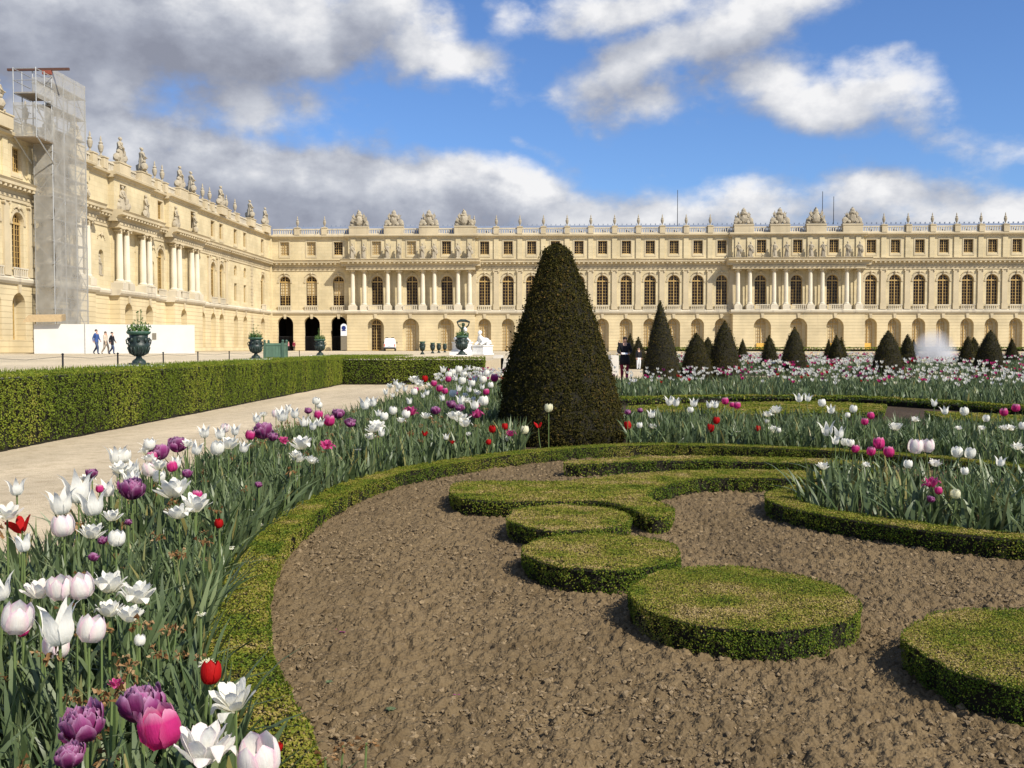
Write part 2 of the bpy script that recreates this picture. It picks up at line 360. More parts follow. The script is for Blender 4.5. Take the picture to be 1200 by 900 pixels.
# ------------------------------------------------------------------ hedges
def leafquads(P, Nn, size, jit, tint, aspect=.62):
    """one rhombic leaf at every point, roughly facing its normal"""
    n = len(P); d = Nn + jit * rng.standard_normal((n, 3)); d /= np.linalg.norm(d, axis=1)[:, None]
    a = np.cross(d, rng.standard_normal((n, 3))); a /= np.linalg.norm(a, axis=1)[:, None]; b = np.cross(d, a)
    s = (size * (.65 + .7 * rng.random(n)))[:, None]
    v = np.stack([P - a * s * .5, P + b * s * .5 * aspect, P + a * s * .5, P - b * s * .5 * aspect], 1)
    return v.reshape(-1, 3), np.arange(4 * n).reshape(-1, 4), tint
def hedge(name, poly, h, label, cat, leaf=.013, cover=3.4, side=2.4, z0=0, mats=None, topt=(.62, .3), sidet=(.3, .25), inset=.012, cover_back=True, group=None, gaps=1):
    poly = np.array(poly, float)
    c = np.vstack([poly, poly[:1]]); d = np.r_[0, np.cumsum(np.hypot(*np.diff(c, axis=0).T))]
    n = max(8, int(d[-1] / max(.03, leaf * 3))); s = np.linspace(0, d[-1], n, endpoint=False)
    Q = np.c_[np.interp(s, d, c[:, 0]), np.interp(s, d, c[:, 1])]
    t = np.roll(Q, -1, 0) - np.roll(Q, 1, 0); t /= np.hypot(t[:, 0], t[:, 1])[:, None] + 1e-9
    area = .5 * np.sum(Q[:, 0] * np.roll(Q[:, 1], -1) - np.roll(Q[:, 0], -1) * Q[:, 1])
    o = np.c_[t[:, 1], -t[:, 0]] * (1 if area > 0 else -1)
    g = Geo()
    Q = Q + o * ((fbm(s * 7, s * 0 + 3, 3, 91) - .45) * .035)[:, None] * (h < .2) + o * ((fbm(s * 1.1, s * 0 + 7, 3, 33) - .45) * .09)[:, None] * (h > .5) * (leaf < .1)
    base = Q - o * (inset + leaf * .5 + leaf * rng.random((n, 1)) * .8)
    base2 = Q - o * (inset * 1.3 + leaf * .9 + leaf * rng.random((n, 1)))
    v = np.r_[np.c_[base2, np.full(n, z0 - .03)], np.c_[base, np.full(n, z0 + h * .55)], np.c_[base, h + z0 - leaf * 1.9 + leaf * .3 * rng.random(n)]]
    f = [tuple(range(2 * n, 3 * n)) if area > 0 else tuple(range(2 * n, 3 * n))[::-1]]
    for k in range(2):
        f += [(k * n + i, k * n + (i + 1) % n, (k + 1) * n + (i + 1) % n, (k + 1) * n + i) for i in range(n)]
    g.add(v, f, 0)
    A = abs(area); nt = int(cover * A / leaf ** 2)
    lo, hi = poly.min(0), poly.max(0); K = int(nt * (hi - lo).prod() / max(A, 1e-6)) + 10
    P = lo + rng.random((K, 2)) * (hi - lo); P = P[inpoly(P, Q)]
    sd = rnd.randrange(999)
    wob = (fbm(P[:, 0] * 9, P[:, 1] * 9, 3, sd) - .4) * leaf * 1.5
    patch = fbm(P[:, 0] * 5.5 / max(1, leaf * 30), P[:, 1] * 5.5 / max(1, leaf * 30), 4, sd + 5)
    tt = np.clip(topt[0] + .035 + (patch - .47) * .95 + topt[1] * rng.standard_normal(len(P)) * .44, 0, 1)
    g.add(*leafquads(np.c_[P, z0 + h + wob - leaf * .4 * rng.random(len(P))], np.tile((0, 0, 1.), (len(P), 1)), np.full(len(P), leaf), .65, None)[:2], 1, tt)
    ns = int(side * d[-1] * h / leaf ** 2); i = rng.integers(0, n, ns); fr = rng.random((ns, 1)); zz = rng.random(ns) ** .85 * 1.06
    kp = (fbm(s[i] / leaf / 5, zz * h / leaf / 5, 2, sd + 12) > .26 + .16 * np.clip(1 - zz, 0, 1) ** 1.5) | (rng.random(ns) < (.25 if gaps else .93)); i, fr, zz = i[kp], fr[kp], zz[kp]; ns = len(i)
    Pq = Q[i] * (1 - fr) + Q[(i + 1) % n] * fr; no = o[i]
    wb = (fbm(s[i] * 9, zz * h * 12, 2, sd + 3) - .35) * leaf * 3.2 - leaf * .7 * rng.random(ns)
    Pq = Pq + no * (wb - np.clip(1 - zz, 0, 1) ** 4 * leaf * 1.5)[:, None]
    patch = fbm(s[i] * 1.6 + 50, zz * h * (.5 if h > .5 else 1.6), 3, sd + 8)
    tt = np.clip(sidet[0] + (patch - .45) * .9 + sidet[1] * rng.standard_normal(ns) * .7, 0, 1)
    g.add(*leafquads(np.c_[Pq, z0 + zz * h], np.c_[no, np.full(ns, .25)], np.full(ns, leaf), .6, None)[:2], 1, tt)
    ob = g.build(name, mats or [M['twig'], M['box']])
    return tag(ob, label, cat, group)
def ell(cx, cy, rx, ry, n=110, ph=0):
    k = rnd.random() * 9; wv = lambda t: 1 + .014 * math.sin(3 * t + k) + .010 * math.sin(7 * t + 2 * k) + .007 * math.sin(17 * t + k) + .006 * math.sin(29 * t)
    return [(cx + rx * math.cos(t) * wv(t), cy + ry * math.sin(t) * wv(t)) for t in np.linspace(0, 2 * math.pi, n, endpoint=False)]
BH = .13
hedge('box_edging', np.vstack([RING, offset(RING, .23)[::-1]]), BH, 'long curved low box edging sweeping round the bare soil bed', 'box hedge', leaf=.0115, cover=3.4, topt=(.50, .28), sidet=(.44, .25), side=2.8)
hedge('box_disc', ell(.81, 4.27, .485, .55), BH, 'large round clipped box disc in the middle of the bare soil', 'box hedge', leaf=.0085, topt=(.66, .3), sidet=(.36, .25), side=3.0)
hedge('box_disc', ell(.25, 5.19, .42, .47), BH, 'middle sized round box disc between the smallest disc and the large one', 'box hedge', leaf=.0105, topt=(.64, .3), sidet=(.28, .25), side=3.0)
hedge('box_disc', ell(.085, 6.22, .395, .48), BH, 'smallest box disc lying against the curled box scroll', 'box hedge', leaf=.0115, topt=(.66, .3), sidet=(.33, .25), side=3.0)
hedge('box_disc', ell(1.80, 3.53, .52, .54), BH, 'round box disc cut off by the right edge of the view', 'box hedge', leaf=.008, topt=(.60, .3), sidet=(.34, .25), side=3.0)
tong = smooth_line([(-.80, 7.40), (-.79, 7.73), (-.62, 7.88), (0.04, 7.9), (.36, 8.14), (.81, 8.45), (1.37, 8.72), (2.1, 8.7), (2.45, 8.5), (2.3, 8.15), (1.65, 8.15), (1.3, 8.13), (1.04, 7.92), (.78, 7.5), (.68, 7.16), (.74, 6.84), (.80, 6.6), (.76, 6.36), (.62, 6.27), (.5, 6.6), (.31, 6.88), (0, 6.86), (-.36, 6.85), (-.67, 6.98), (-.79, 7.3)], .05)
hedge('box_scroll', tong, BH, 'scroll shaped clipped box with a curled end and a blunt tip', 'box hedge', leaf=.013, topt=(.60, .28), sidet=(.33, .25))
hedge('box_strip', smooth_line([(.08, 9.1), (.4, 9.14), (1.08, 9.4), (1.63, 9.38), (2.2, 9.3), (2.9, 9.1), (2.95, 9.4), (2.2, 9.72), (1.2, 9.8), (.5, 9.55), (.1, 9.3)], .06), BH, 'narrow box strip between the scroll and the curved edging', 'box hedge', leaf=.015, topt=(.62, .28))
isl = smooth_line([(3.95, 6.2), (3.6, 5.55), (3.2, 5.38), (2.75, 5.50), (2.4, 5.7), (2.1, 5.95), (1.85, 6.22), (1.62, 6.55), (1.5, 6.95), (1.6, 7.4), (1.95, 7.8), (2.5, 8.05), (3.2, 8.15), (3.8, 7.8), (4.05, 7.0), (3.98, 6.35)], .05)
ISL = isl
hedge('box_edging', np.vstack([isl, offset(isl, -.22)[::-1]]), BH, 'oval box edging round the clump of leafy tulips at the right', 'box hedge', leaf=.0125, topt=(.62, .28), sidet=(.22, .25))
mid = smooth_line([(.9, 20.2), (1.23, 20.6), (2.77, 21.35), (4.2, 21.8), (5.72, 21.5), (6.64, 21.2), (7.52, 19.8), (8.4, 17.9), (9.2, 16), (9.6, 13)], .15)
hedge('box_edging', np.vstack([mid, offset(mid, .35)[::-1]]), BH + .03, 'thin far box edging in front of the distant mass of tulips', 'box hedge', leaf=.04, topt=(.5, .25))
hedge('flat_box_hedge', [(1.36, 18.3), (3.3, 19.6), (5.35, 20.1), (6.3, 18.9), (5.6, 16.9), (3.3, 16.2), (1.2, 16.6)], BH, 'broad flat box panel behind the second row of tulips', 'box hedge', leaf=.03, topt=(.55, .25))
hedge('flat_box_hedge', [(6.3, 17.0), (7.7, 15.8), (8.7, 13.9), (7.2, 13.9), (5.9, 15.0)], BH, 'flat box panel beside a bare soil patch at the right', 'box hedge', leaf=.03, topt=(.55, .25))
oedge = smooth_line([(-3.22, 10.5), (-3.28, 12.5), (-3.26, 15), (-3.16, 20), (-3.08, 25), (-3.02, 29)], .1)
hedge('box_edging', np.vstack([oedge, offset(oedge, .2)[::-1]]), BH, 'straight low box edging between the gravel path and the tulip bed', 'box hedge', leaf=.022, topt=(.5, .25))
HM = [M['twig'], M['hedge']]
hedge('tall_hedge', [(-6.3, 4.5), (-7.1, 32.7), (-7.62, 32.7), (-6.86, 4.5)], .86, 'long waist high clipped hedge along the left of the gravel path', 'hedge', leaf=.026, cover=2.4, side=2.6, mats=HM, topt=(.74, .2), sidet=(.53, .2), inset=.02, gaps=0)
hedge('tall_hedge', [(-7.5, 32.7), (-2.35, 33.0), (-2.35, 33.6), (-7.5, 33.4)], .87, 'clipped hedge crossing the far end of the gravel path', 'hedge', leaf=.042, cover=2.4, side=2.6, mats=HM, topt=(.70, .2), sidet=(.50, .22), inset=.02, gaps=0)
hedge('low_hedge', [(-1.9, 47.2), (2.4, 47.2), (2.4, 48), (-1.9, 48)], .32, 'short low hedge on the terrace behind the stone steps', 'hedge', leaf=.07, z0=TZ, mats=HM, topt=(.6, .2), sidet=(.4, .2), inset=.02)
hedge('low_hedge', [(9, 141), (118, 141), (118, 142), (9, 142)], .55, 'long low dark hedge in front of the far palace wing', 'hedge', leaf=.2, cover=2, side=2, z0=TZ, mats=HM, topt=(.4, .2), sidet=(.25, .2), inset=.02)

# ------------------------------------------------------------------ yew topiary
PROF1 = [(0, .96), (.06, 1.0), (.13, .98), (.22, .92), (.39, .80), (.60, .61), (.81, .40), (.92, .27), (.965, .225), (.985, .17), (1, .07)]
PROF2 = [(0, .93), (.08, 1.0), (.2, .94), (.4, .76), (.6, .56), (.8, .33), (.92, .17), (.97, .10), (1, .04)]
PROF3 = [(0, .93), (.08, 1.0), (.2, .96), (.4, .84), (.6, .67), (.8, .44), (.9, .28), (.97, .14), (1, .04)]
def yew(x, y, h, r, prof, n, leaf, label, group, tb=.45, z0=0):
    root = empty('yew_topiary', (x, y, z0)); tag(root, label, 'topiary', group)
    pt, pr = np.array(prof).T; sd = rnd.randrange(999); lx, ly = rnd.uniform(-.03, .03) * h, rnd.uniform(-.03, .03) * h
    def surf(t, ph, off=0):
        rr = np.interp(t, pt, pr) * r
        rr = rr * (1 + .09 * (fbm(ph * 2.2 + 9, t * 5, 3, sd) - .45) + .05 * np.cos(ph * 2 + sd)) + off
        return np.c_[rr * np.cos(ph) + lx * t, rr * np.sin(ph) + ly * t, t * h]
    g = Geo(); k, mlev = 40, 30
    T, PH = np.meshgrid(np.linspace(0, 1, mlev), np.linspace(0, 2 * np.pi, k, endpoint=False), indexing='ij')
    v = surf(T.ravel(), PH.ravel(), -leaf * .7); v[:, 2] -= leaf * .4
    f = [(i * k + j, i * k + (j + 1) % k, (i + 1) * k + (j + 1) % k, (i + 1) * k + j) for i in range(mlev - 1) for j in range(k)] + [tuple(range((mlev - 1) * k, mlev * k))]
    g.add(v, f, 0)
    t = rng.random(n * 2); t = t[rng.random(len(t)) < np.interp(t, pt, pr) * .95 + .08][:n]
    ph = rng.random(len(t)) * 2 * np.pi
    lump = fbm(ph * r * 14 / max(1, leaf * 25), t * h * 14 / max(1, leaf * 25), 2, sd + 4)
    P = surf(t, ph, (lump - .5) * leaf * 2.4 - leaf * .4 * rng.random(len(t)) + leaf * 1.8 * rng.random(len(t)) ** 9)
    nn = np.c_[np.cos(ph), np.sin(ph), np.full(len(t), .35)]
    tt = np.clip(tb + .55 * (fbm(ph * 2, t * 4, 3, sd + 6) - .45) + .2 * rng.standard_normal(len(t)), 0, 1)
    g.add(*leafquads(P, nn, np.full(len(t), leaf), .75, None, .5)[:2], 1, tt)
    nt_ = n // 25; a = rng.random(nt_) * 6.283; rr = r * pr[-1] * np.sqrt(rng.random(nt_))
    g.add(*leafquads(np.c_[rr * np.cos(a) + lx, rr * np.sin(a) + ly, np.full(nt_, h)], np.tile((0, 0, 1.), (nt_, 1)), np.full(nt_, leaf), .8, None, .5)[:2], 1, np.clip(tb + .2 * rng.standard_normal(nt_), 0, 1))
    g.build('crown', [M['twig'], M['yew']], root)
    g = Geo(); g.tube([(0, 0, -.05), (0, 0, h * .5)], [.07, .05], 8); g.build('trunk', M['bark'], root)
    return root
yew(.09, 12.55, 2.52, .77, PROF1, 60000, .028, 'biggest dark yew cone, blunt topped, rising beside the curved box edging', None, .45)
yew(-.20, 18.6, 2.35, .92, PROF1, 9000, .06, 'yew cone almost hidden behind the left side of the biggest yew', None, .55)
G2 = 'clipped yew cones across the parterre'
for (x, y, h, r, p, lab) in [
    (3.91, 36, 2.92, .72, PROF2, 'tall pointed yew cone just right of the two people in the garden'),
    (4.60, 61, 2.1, .58, PROF2, 'slim yew behind the woman in the black coat'),
    (4.95, 58, 1.85, .62, PROF2, 'squat yew cone behind the child with white trousers'),
    (5.47, 38, 1.78, .62, PROF3, 'squat yew cone right beside the tall pointed yew'),
    (7.40, 48, 1.72, .55, PROF3, 'yew half hidden behind the squat cone near the tall yew'),
    (6.57, 38.5, 2.25, .64, PROF3, 'steep yew cone, second tallest of the far row'),
    (16.08, 85, 2.0, .55, PROF2, 'tiny distant yew left of the arched doorway with an orange foot'),
    (11.91, 55, 1.9, .55, PROF3, 'blunt yew standing left of the broad yew before the columned front'),
    (11.05, 46, 2.16, .66, PROF3, 'broad yew cone before the middle arch of the right columned front'),
    (23.38, 85, 1.95, .5, PROF2, 'tiny distant yew at the foot of the third right hand arch'),
    (16.44, 58, 1.95, .58, PROF3, 'rounded yew with a thinner yew touching its right side'),
    (18.99, 66, 1.9, .5, PROF2, 'thin yew peeping out behind the rounded yew'),
    (15.04, 45, 1.98, .76, PROF3, 'widest yew cone left of the fountain spray'),
    (20.41, 58, 2.0, .56, PROF3, 'leaning yew between the widest cone and the fountain spray'),
    (30.55, 85, 1.95, .5, PROF2, 'small distant yew touching the left of the fountain spray'),
    (24.73, 60, 1.88, .58, PROF3, 'left yew of the pair standing right of the fountain spray'),
    (27.65, 66, 1.9, .55, PROF3, 'yew squeezed between two nearer cones right of the fountain'),
    (20.36, 47, 2.03, .74, PROF3, 'broad pointed yew farthest right of the larger cones'),
    (36.45, 80, 2.0, .62, PROF2, 'small dark yew near the right edge of the view'),
    (46.5, 86, 1.95, .55, PROF2, 'small distant yew just outside the right edge of the view')]:
    yew(x, y, h, r, p, 6500 if y < 50 else 3500, .048 if y < 50 else .065, lab, G2, .40)
# ------------------------------------------------------------------ the palace: two wings built in local axes
# local x runs along the front, -y faces out, z is height over the terrace
Z_STR, Z_PL, Z_SILL, Z_SPR, Z_CAP, Z_ENT, Z_ATT, Z_TOP, Z_BAL = 6.0, 6.6, 7.35, 11.35, 13.15, 13.75, 14.9, 19.0, 20.05
def wall_bay(g, u0, u1, z0, z1, d, op=None, mat=0):
    """a piece of wall in the plane y=d with at most one opening (cu, w, zb, zs, arched, depth) and its reveals"""
    if op is None:
        g.add([(u0, d, z0), (u1, d, z0), (u1, d, z1), (u0, d, z1)], [(0, 1, 2, 3)], mat); return
    cu, w, zb, zs, arched, dep = op; h = w / 2
    if arched:
        arc = [(cu - h * math.cos(t), zs + h * math.sin(t)) for t in np.linspace(0, math.pi, 13)]
    else: arc = [(cu - h, zs), (cu + h, zs)]
    a, b = cu - h, cu + h
    q = lambda *p: g.add([(x, d, z) for x, z in p], [tuple(range(len(p)))], mat)
    q((u0, z0), (a, z0), (a, zs), (u0, zs)); q((b, z0), (u1, z0), (u1, zs), (b, zs))
    q((u0, zs), (a, zs), (a, z1), (u0, z1)); q((b, zs), (u1, zs), (u1, z1), (b, z1))
    if zb > z0: q((a, z0), (b, z0), (b, zb), (a, zb))
    for p, r in zip(arc[:-1], arc[1:]): q(p, r, (r[0], z1), (p[0], z1))
    loop = [(a, zb)] + arc + [(b, zb)]
    for p, r in zip(loop, loop[1:] + loop[:1]):
        if p != r: g.add([(p[0], d, p[1]), (r[0], d, r[1]), (r[0], d + dep, r[1]), (p[0], d + dep, p[1])], [(0, 1, 2, 3)], mat)
def outline(w, hs, arched):
    h = w / 2
    return [(-h, 0), (h, 0)] + ([(h * math.cos(t), hs + h * math.sin(t)) for t in np.linspace(0, math.pi, 13)] if arched else [(h, hs), (-h, hs)])
def window_mesh(w, hs, arched, cols, rows, bar=.038, mull=.13, transom=.20, border=.075):
    """frame and glazing bars; local origin at the middle of the sill"""
    g = Geo(); h = w / 2; top = hs + (h if arched else 0)
    ol = outline(w, hs, arched)[1:]
    for p, q in zip(ol[:-1], ol[1:]):
        c = lambda pt: (pt[0] * (1 - border / h), max(0, pt[1] - (border if pt[1] > hs + .01 or not arched else 0)))
        a, b, c1, d1 = p, q, c(q), c(p)
        v = [(x, y, z) for y in (-.05, .03) for x, z in (a, b, c1, d1)]
        g.add(v, [(0, 1, 2, 3), (4, 7, 6, 5), (0, 4, 5, 1), (2, 6, 7, 3), (1, 5, 6, 2), (0, 3, 7, 4)])
    g.box(-mull / 2, mull / 2, -.07, .02, 0, top - .02)
    g.box(-h + border, h - border, -.06, .02, 0, .14)
    if arched: g.box(-h, h, -.09, .025, hs - transom / 2, hs + transom / 2)
    for k in range(1, cols):
        if k * 2 == cols: continue
        x = -h + w * k / cols; zt = hs + (math.sqrt(max(0, h * h - x * x)) if arched else 0)
        g.box(x - bar / 2, x + bar / 2, -.035, .015, .14, zt - .03)
    for k in range(1, rows):
        z = hs * k / rows; g.box(-h + border, h - border, -.03, .01, z - bar / 2, z + bar / 2)
    if arched: g.box(-h * .8, h * .8, -.03, .01, hs + h * .5 - bar / 2, hs + h * .5 + bar / 2)
    return g
def pane_mesh(w, hs, arched, y=.05):
    g = Geo(); o = outline(w, hs, arched); g.add([(x, y, z) for x, z in o], [tuple(range(len(o)))]); return g
_cache = {}
def put_window(parent, key, u, d, z, build, glass, extra=None):
    """a window part with its pane as a sub-part; later ones share the first one's mesh"""
    if key not in _cache:
        f = build().build('window', M['frame']); p = build.pane().build('pane', glass)
        _cache[key] = (f, p); first = True
    else:
        a, b = _cache[key]; f = a.copy(); p = b.copy(); COL.objects.link(f); COL.objects.link(p)
    f.parent = parent; f.location = (u, d, z); p.parent = f; p.location = (0, 0, 0)
    return f
class W:
    def __init__(s, *a, **k): s.a = a; s.k = k
    def __call__(s): return window_mesh(*s.a, **s.k)
    def pane(s): return pane_mesh(*s.a[:3])
W_MAIN = W(1.82, 4.0, True, 4, 8); W_ATT = W(1.42, 2.1, False, 4, 5, bar=.038, mull=.10, border=.06)
W_GRND = W(1.55, 4.3, True, 4, 8); W_LOW = W(1.2, 2.6, False, 2, 5)
CORN = [(0, 13.75), (-.10, 13.76), (-.10, 14.10), (-.18, 14.12), (-.30, 14.32), (-.78, 14.42), (-.80, 14.66), (-.95, 14.86), (-.55, 14.93), (0, 14.95)]
ARCHI = [(0, 13.15), (-.10, 13.15), (-.10, 13.42), (-.15, 13.44), (-.15, 13.72), (0, 13.745)]
STRING = [(0, 5.98), (-.14, 6.0), (-.30, 6.22), (-.34, 6.46), (-.22, 6.6), (0, 6.6)]
ACORN = [(0, 18.35), (-.12, 18.4), (-.20, 18.62), (-.52, 18.70), (-.56, 18.92), (-.4, 19.02), (0, 19.04)]
def shift(prof, d): return [(y + (d if i not in (0, len(prof) - 1) else 0), z) for i, (y, z) in enumerate(prof)]
def capital(g, u, y, z, r):
    g.lathe([(r * .92, z - .62), (r * 1.02, z - .5), (r * 1.0, z - .3), (r * 1.5, z - .08)], 10, (u, y, 0)); g.box(u - r * 1.55, u + r * 1.55, y - r * 1.55, y + r * 1.55, z - .08, z)
    for sx in (-1, 1):
        g.tube([(u + sx * r * 1.25, y - r * 1.35, z - .24), (u + sx * r * 1.25, y + r * 1.2, z - .24)], r * .36, 8)
def col_mesh():
    g = Geo(); z0, z1 = Z_SILL + .02, Z_CAP - .6
    g.box(-.46, .46, -.46, .46, z0, z0 + .16); g.lathe([(.44, z0 + .16), (.46, z0 + .24), (.40, z0 + .32), (.355, z0 + .4), (.36, z0 + 1.9), (.335, z0 + 3.6), (.30, z1)], 14)
    return g
def cap_mesh():
    g = Geo(); capital(g, 0, 0, Z_CAP, .31); return g

def garland(g, u, z, d, w=1.5):
    """carved ornament around the head of an arch"""
    for s in (-1, 1):
        for k in range(6):
            t = k / 5
            v = ICO1[0] * np.array((.13, .09, .11)) * (1 - .4 * t) + np.array((u + s * (.25 + w * .5 * t), d - .03, z + .14 - .5 * t * t)); g.add(v, ICO1[1])
    g.add(ICO1[0] * np.array((.2, .16, .28)) + np.array((u, d - .08, z + .12)), ICO1[1])

def finish(root, P):
    for k, (g, m, nm) in P.items():
        if g.n: g.build(nm, m, root)

def copy_part(src, parent, loc):
    o = src.copy(); COL.objects.link(o); o.parent = parent; o.location = loc; return o

def palace(root, spans, cols, pil, attpil, urn_u, u_lo, u_hi, balust_breaks, roof=True, groups=()):
    """spans: (kind, u0, u1, projection, [bays]); a bay is (u_centre, ground_kind, main_kind, attic_kind)"""
    P = {k: (Geo(), m, n) for k, m, n in [('g', [M['rust'], M['dark'], M['wall']], 'ground_floor_wall'), ('w', [M['wall']], 'main_floor_wall'), ('a', [M['wall']], 'attic_wall'), ('c', [M['trim']], 'cornice'), ('s', [M['worn']], 'string_course'), ('ac', [M['trim']], 'attic_cornice'),
        ('b', [M['worn'], M['trim']], 'balustrade'), ('r', [M['lead']], 'roof')]}
    G = {k: v[0] for k, v in P.items()}
    for kind, u0, u1, pr, bays in spans:
        cuts = [u0] + [(a[0] + b[0]) / 2 for a, b in zip(bays[:-1], bays[1:])] + [u1]
        av = kind == 'columns'; dg = -pr; da = -.6 if av else 0.0
        if not bays: cuts = [u0, u1]
        for i, (a, b) in enumerate(zip(cuts[:-1], cuts[1:])):
            by = bays[i] if bays else (None, None, None, None); u, gk, mk, ak = by; G['o'] = Geo(); G['k'] = Geo(); G['f'] = Geo(); G['bal'] = Geo()
            # ground floor
            if gk == 'open':
                wall_bay(G['g'], a, b, 0, Z_STR, dg, (u, 2.7, 0, 4.35, True, .9))
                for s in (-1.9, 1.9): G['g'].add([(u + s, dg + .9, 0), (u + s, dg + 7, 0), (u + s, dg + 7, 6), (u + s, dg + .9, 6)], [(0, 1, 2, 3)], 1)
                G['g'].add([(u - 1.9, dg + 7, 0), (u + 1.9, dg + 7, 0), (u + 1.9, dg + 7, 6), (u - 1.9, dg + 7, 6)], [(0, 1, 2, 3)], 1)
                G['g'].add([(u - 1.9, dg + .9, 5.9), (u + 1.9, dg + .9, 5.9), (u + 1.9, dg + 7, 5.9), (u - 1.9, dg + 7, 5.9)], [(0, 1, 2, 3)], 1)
            elif gk:
                w = 2.75 if av and gk != 'small' else (2.1 if gk != 'small' else 1.9); dep = 1.0 if av else .85
                zb = 1.15 if gk == 'high' else (.55 if gk == 'small' else 0)
                wall_bay(G['g'], a, b, 0, Z_STR, dg, (u, w, zb, 5.15 - w / 2 + .1, True, dep))
                G['g'].add([(u - w / 2 - .05, dg + dep, zb), (u + w / 2 + .05, dg + dep, zb), (u + w / 2 + .05, dg + dep, 5.4), (u - w / 2 - .05, dg + dep, 5.4)], [(0, 1, 2, 3)], 2)
                if gk not in ('blank', 'small'):
                    off = -.28 if not av else (0 if gk == 'dark' else -.1)
                    put_window(root, 'g' + ('d' if gk == 'dark' else 'p') + ('t' if root is not None else ''), u + off, dg + dep - .08, zb + .02 if gk == 'high' else .02, W_GRND, M['glass'] if gk == 'dark' else M['blind'])
                if gk == 'door':
                    gg = Geo(); gg.box(u + off - .66, u + off + .66, dg + dep - .22, dg + dep - .16, .12, 1.25); gg.build('door_panel', M['door'], root)
            else: wall_bay(G['g'], a, b, 0, Z_STR, dg)
            if gk:
                kz = 5.25
                gg = G['k']; v = np.array([(x * (1 + .5 * t), y, z) for t, z in ((0, kz + .02), (1, kz + .74)) for x in (-.17, .17) for y in (dg - .16, dg)]); v[:, 0] += u
                gg.add(v, [(0, 1, 3, 2), (4, 6, 7, 5), (0, 4, 5, 1), (2, 3, 7, 6), (0, 2, 6, 4), (1, 5, 7, 3)])
            # main floor
            if mk == 'win' or mk == 'blindwin':
                wall_bay(G['w'], a, b, Z_STR, Z_ENT, 0, (u, 1.86, Z_SILL, Z_SPR, True, .45))
                put_window(root, 'm', u, .36, Z_SILL, W_MAIN, M['glass'])
                if mk == 'blindwin':
                    gg = Geo(); gg.box(u - .78, u + .78, .395, .402, Z_SILL + 1.75, Z_SPR - .1); gg.build('roller_blind', M['blind'], root)
                for k in range(12): # archivolt
                    t0, t1 = math.pi * k / 12, math.pi * (k + 1) / 12
                    v = [(u + r * math.cos(t), y, Z_SPR + r * math.sin(t)) for y in (-.07, 0) for r, t in ((.96, t0), (1.22, t0), (1.22, t1), (.96, t1))]
                    G['o'].add(v, [(0, 1, 2, 3), (0, 4, 5, 1), (2, 6, 7, 3), (1, 5, 6, 2), (0, 3, 7, 4)])
                for s in (-1, 1): G['o'].box(u + s * 1.1 - .16, u + s * 1.1 + .16, -.10, 0, Z_SPR - .16, Z_SPR + .05)
                garland(G['o'], u, Z_SPR + 1.25, -.08)
                G['bal'].box(u - 1.15, u + 1.15, -.30 - (pr if av else 0), -.16 - (pr if av else 0), Z_SILL - .02, Z_SILL + .10); 
                for k in range(7): G['bal'].box(u - 1.0 + k * .333 - .06, u - 1.0 + k * .333 + .06, -.27 - (pr if av else 0), -.19 - (pr if av else 0), Z_PL + .12, Z_SILL - .02)
                G['bal'].box(u - 1.15, u + 1.15, -.30 - (pr if av else 0), -.16 - (pr if av else 0), Z_PL, Z_PL + .12)
            elif mk == 'niche':
                wall_bay(G['w'], a, b, Z_STR, Z_ENT, 0, (u, 1.1, Z_SILL + .6, 10.1, True, .5))
                G['w'].add([(u - .6, .5, Z_SILL), (u + .6, .5, Z_SILL), (u + .6, .5, 10.8), (u - .6, .5, 10.8)], [(0, 1, 2, 3)])
                garland(G['o'], u, 12.1, -.04, 1.2)
            elif mk == 'mezz':
                zm = 10.2
                wall_bay(G['w'], a, b, Z_STR, zm, 0, (u, 1.24, Z_SILL, Z_SILL + 2.62, False, .4)); wall_bay(G['w'], a, b, zm, Z_ENT, 0, (u, 1.24, 11.1, 12.0, True, .4))
                put_window(root, 'low', u, .32, Z_SILL, W_LOW, M['glass']); put_window(root, 'lun', u, .32, 11.1, W(1.2, .9, True, 2, 2), M['glass'])
            else: wall_bay(G['w'], a, b, Z_STR, Z_ENT, 0)
            # attic
            if ak:
                wall_bay(G['a'], a, b, Z_ATT, Z_TOP, da, (u, 1.46, 15.75, 17.87, False, .4))
                put_window(root, 'a' + ('b' if ak == 'pale' else 'd'), u, da + .30, 15.75, W_ATT, M['blind'] if ak == 'pale' else M['glass'])
                for x0, x1, zz0, zz1 in ((-.95, -.76, 15.5, 18.06), (.76, .95, 15.5, 18.06), (-.76, .76, 17.9, 18.06), (-.95, .95, 15.3, 15.5)): G['f'].box(u + x0, u + x1, da - .06, da, zz0, zz1)
            else: wall_bay(G['a'], a, b, Z_ATT, Z_TOP, da)
            for q_, nm_ in (('o', 'arch_moulding'), ('k', 'keystone'), ('f', 'window_surround'), ('bal', 'balcony')):
                if G[q_].n: G[q_].build(nm_, M['worn' if q_ == 'bal' else 'trim'], root)
        # bands
        if av:
            for uu in (u0, u1):
                G['g'].add([(uu, dg, 0), (uu, 0, 0), (uu, 0, Z_STR), (uu, dg, Z_STR)], [(0, 1, 2, 3)]); G['a'].add([(uu, da, Z_ATT), (uu, 0, Z_ATT), (uu, 0, Z_TOP), (uu, da, Z_TOP)], [(0, 1, 2, 3)])
            G['s'].box(u0, u1, dg - .05, .002, Z_PL, Z_PL + .02); G['c'].box(u0, u1, dg - .02, .0, Z_CAP - .01, Z_CAP + .01)
        e = .36 if av else 0
        G['s'].extr(shift(STRING, dg), u0 - e, u1 + e); G['c'].extr(shift(ARCHI, dg), u0 - (.1 if av else 0), u1 + (.1 if av else 0)); G['c'].extr(shift(CORN, dg), u0 - (.9 if av else 0), u1 + (.9 if av else 0))
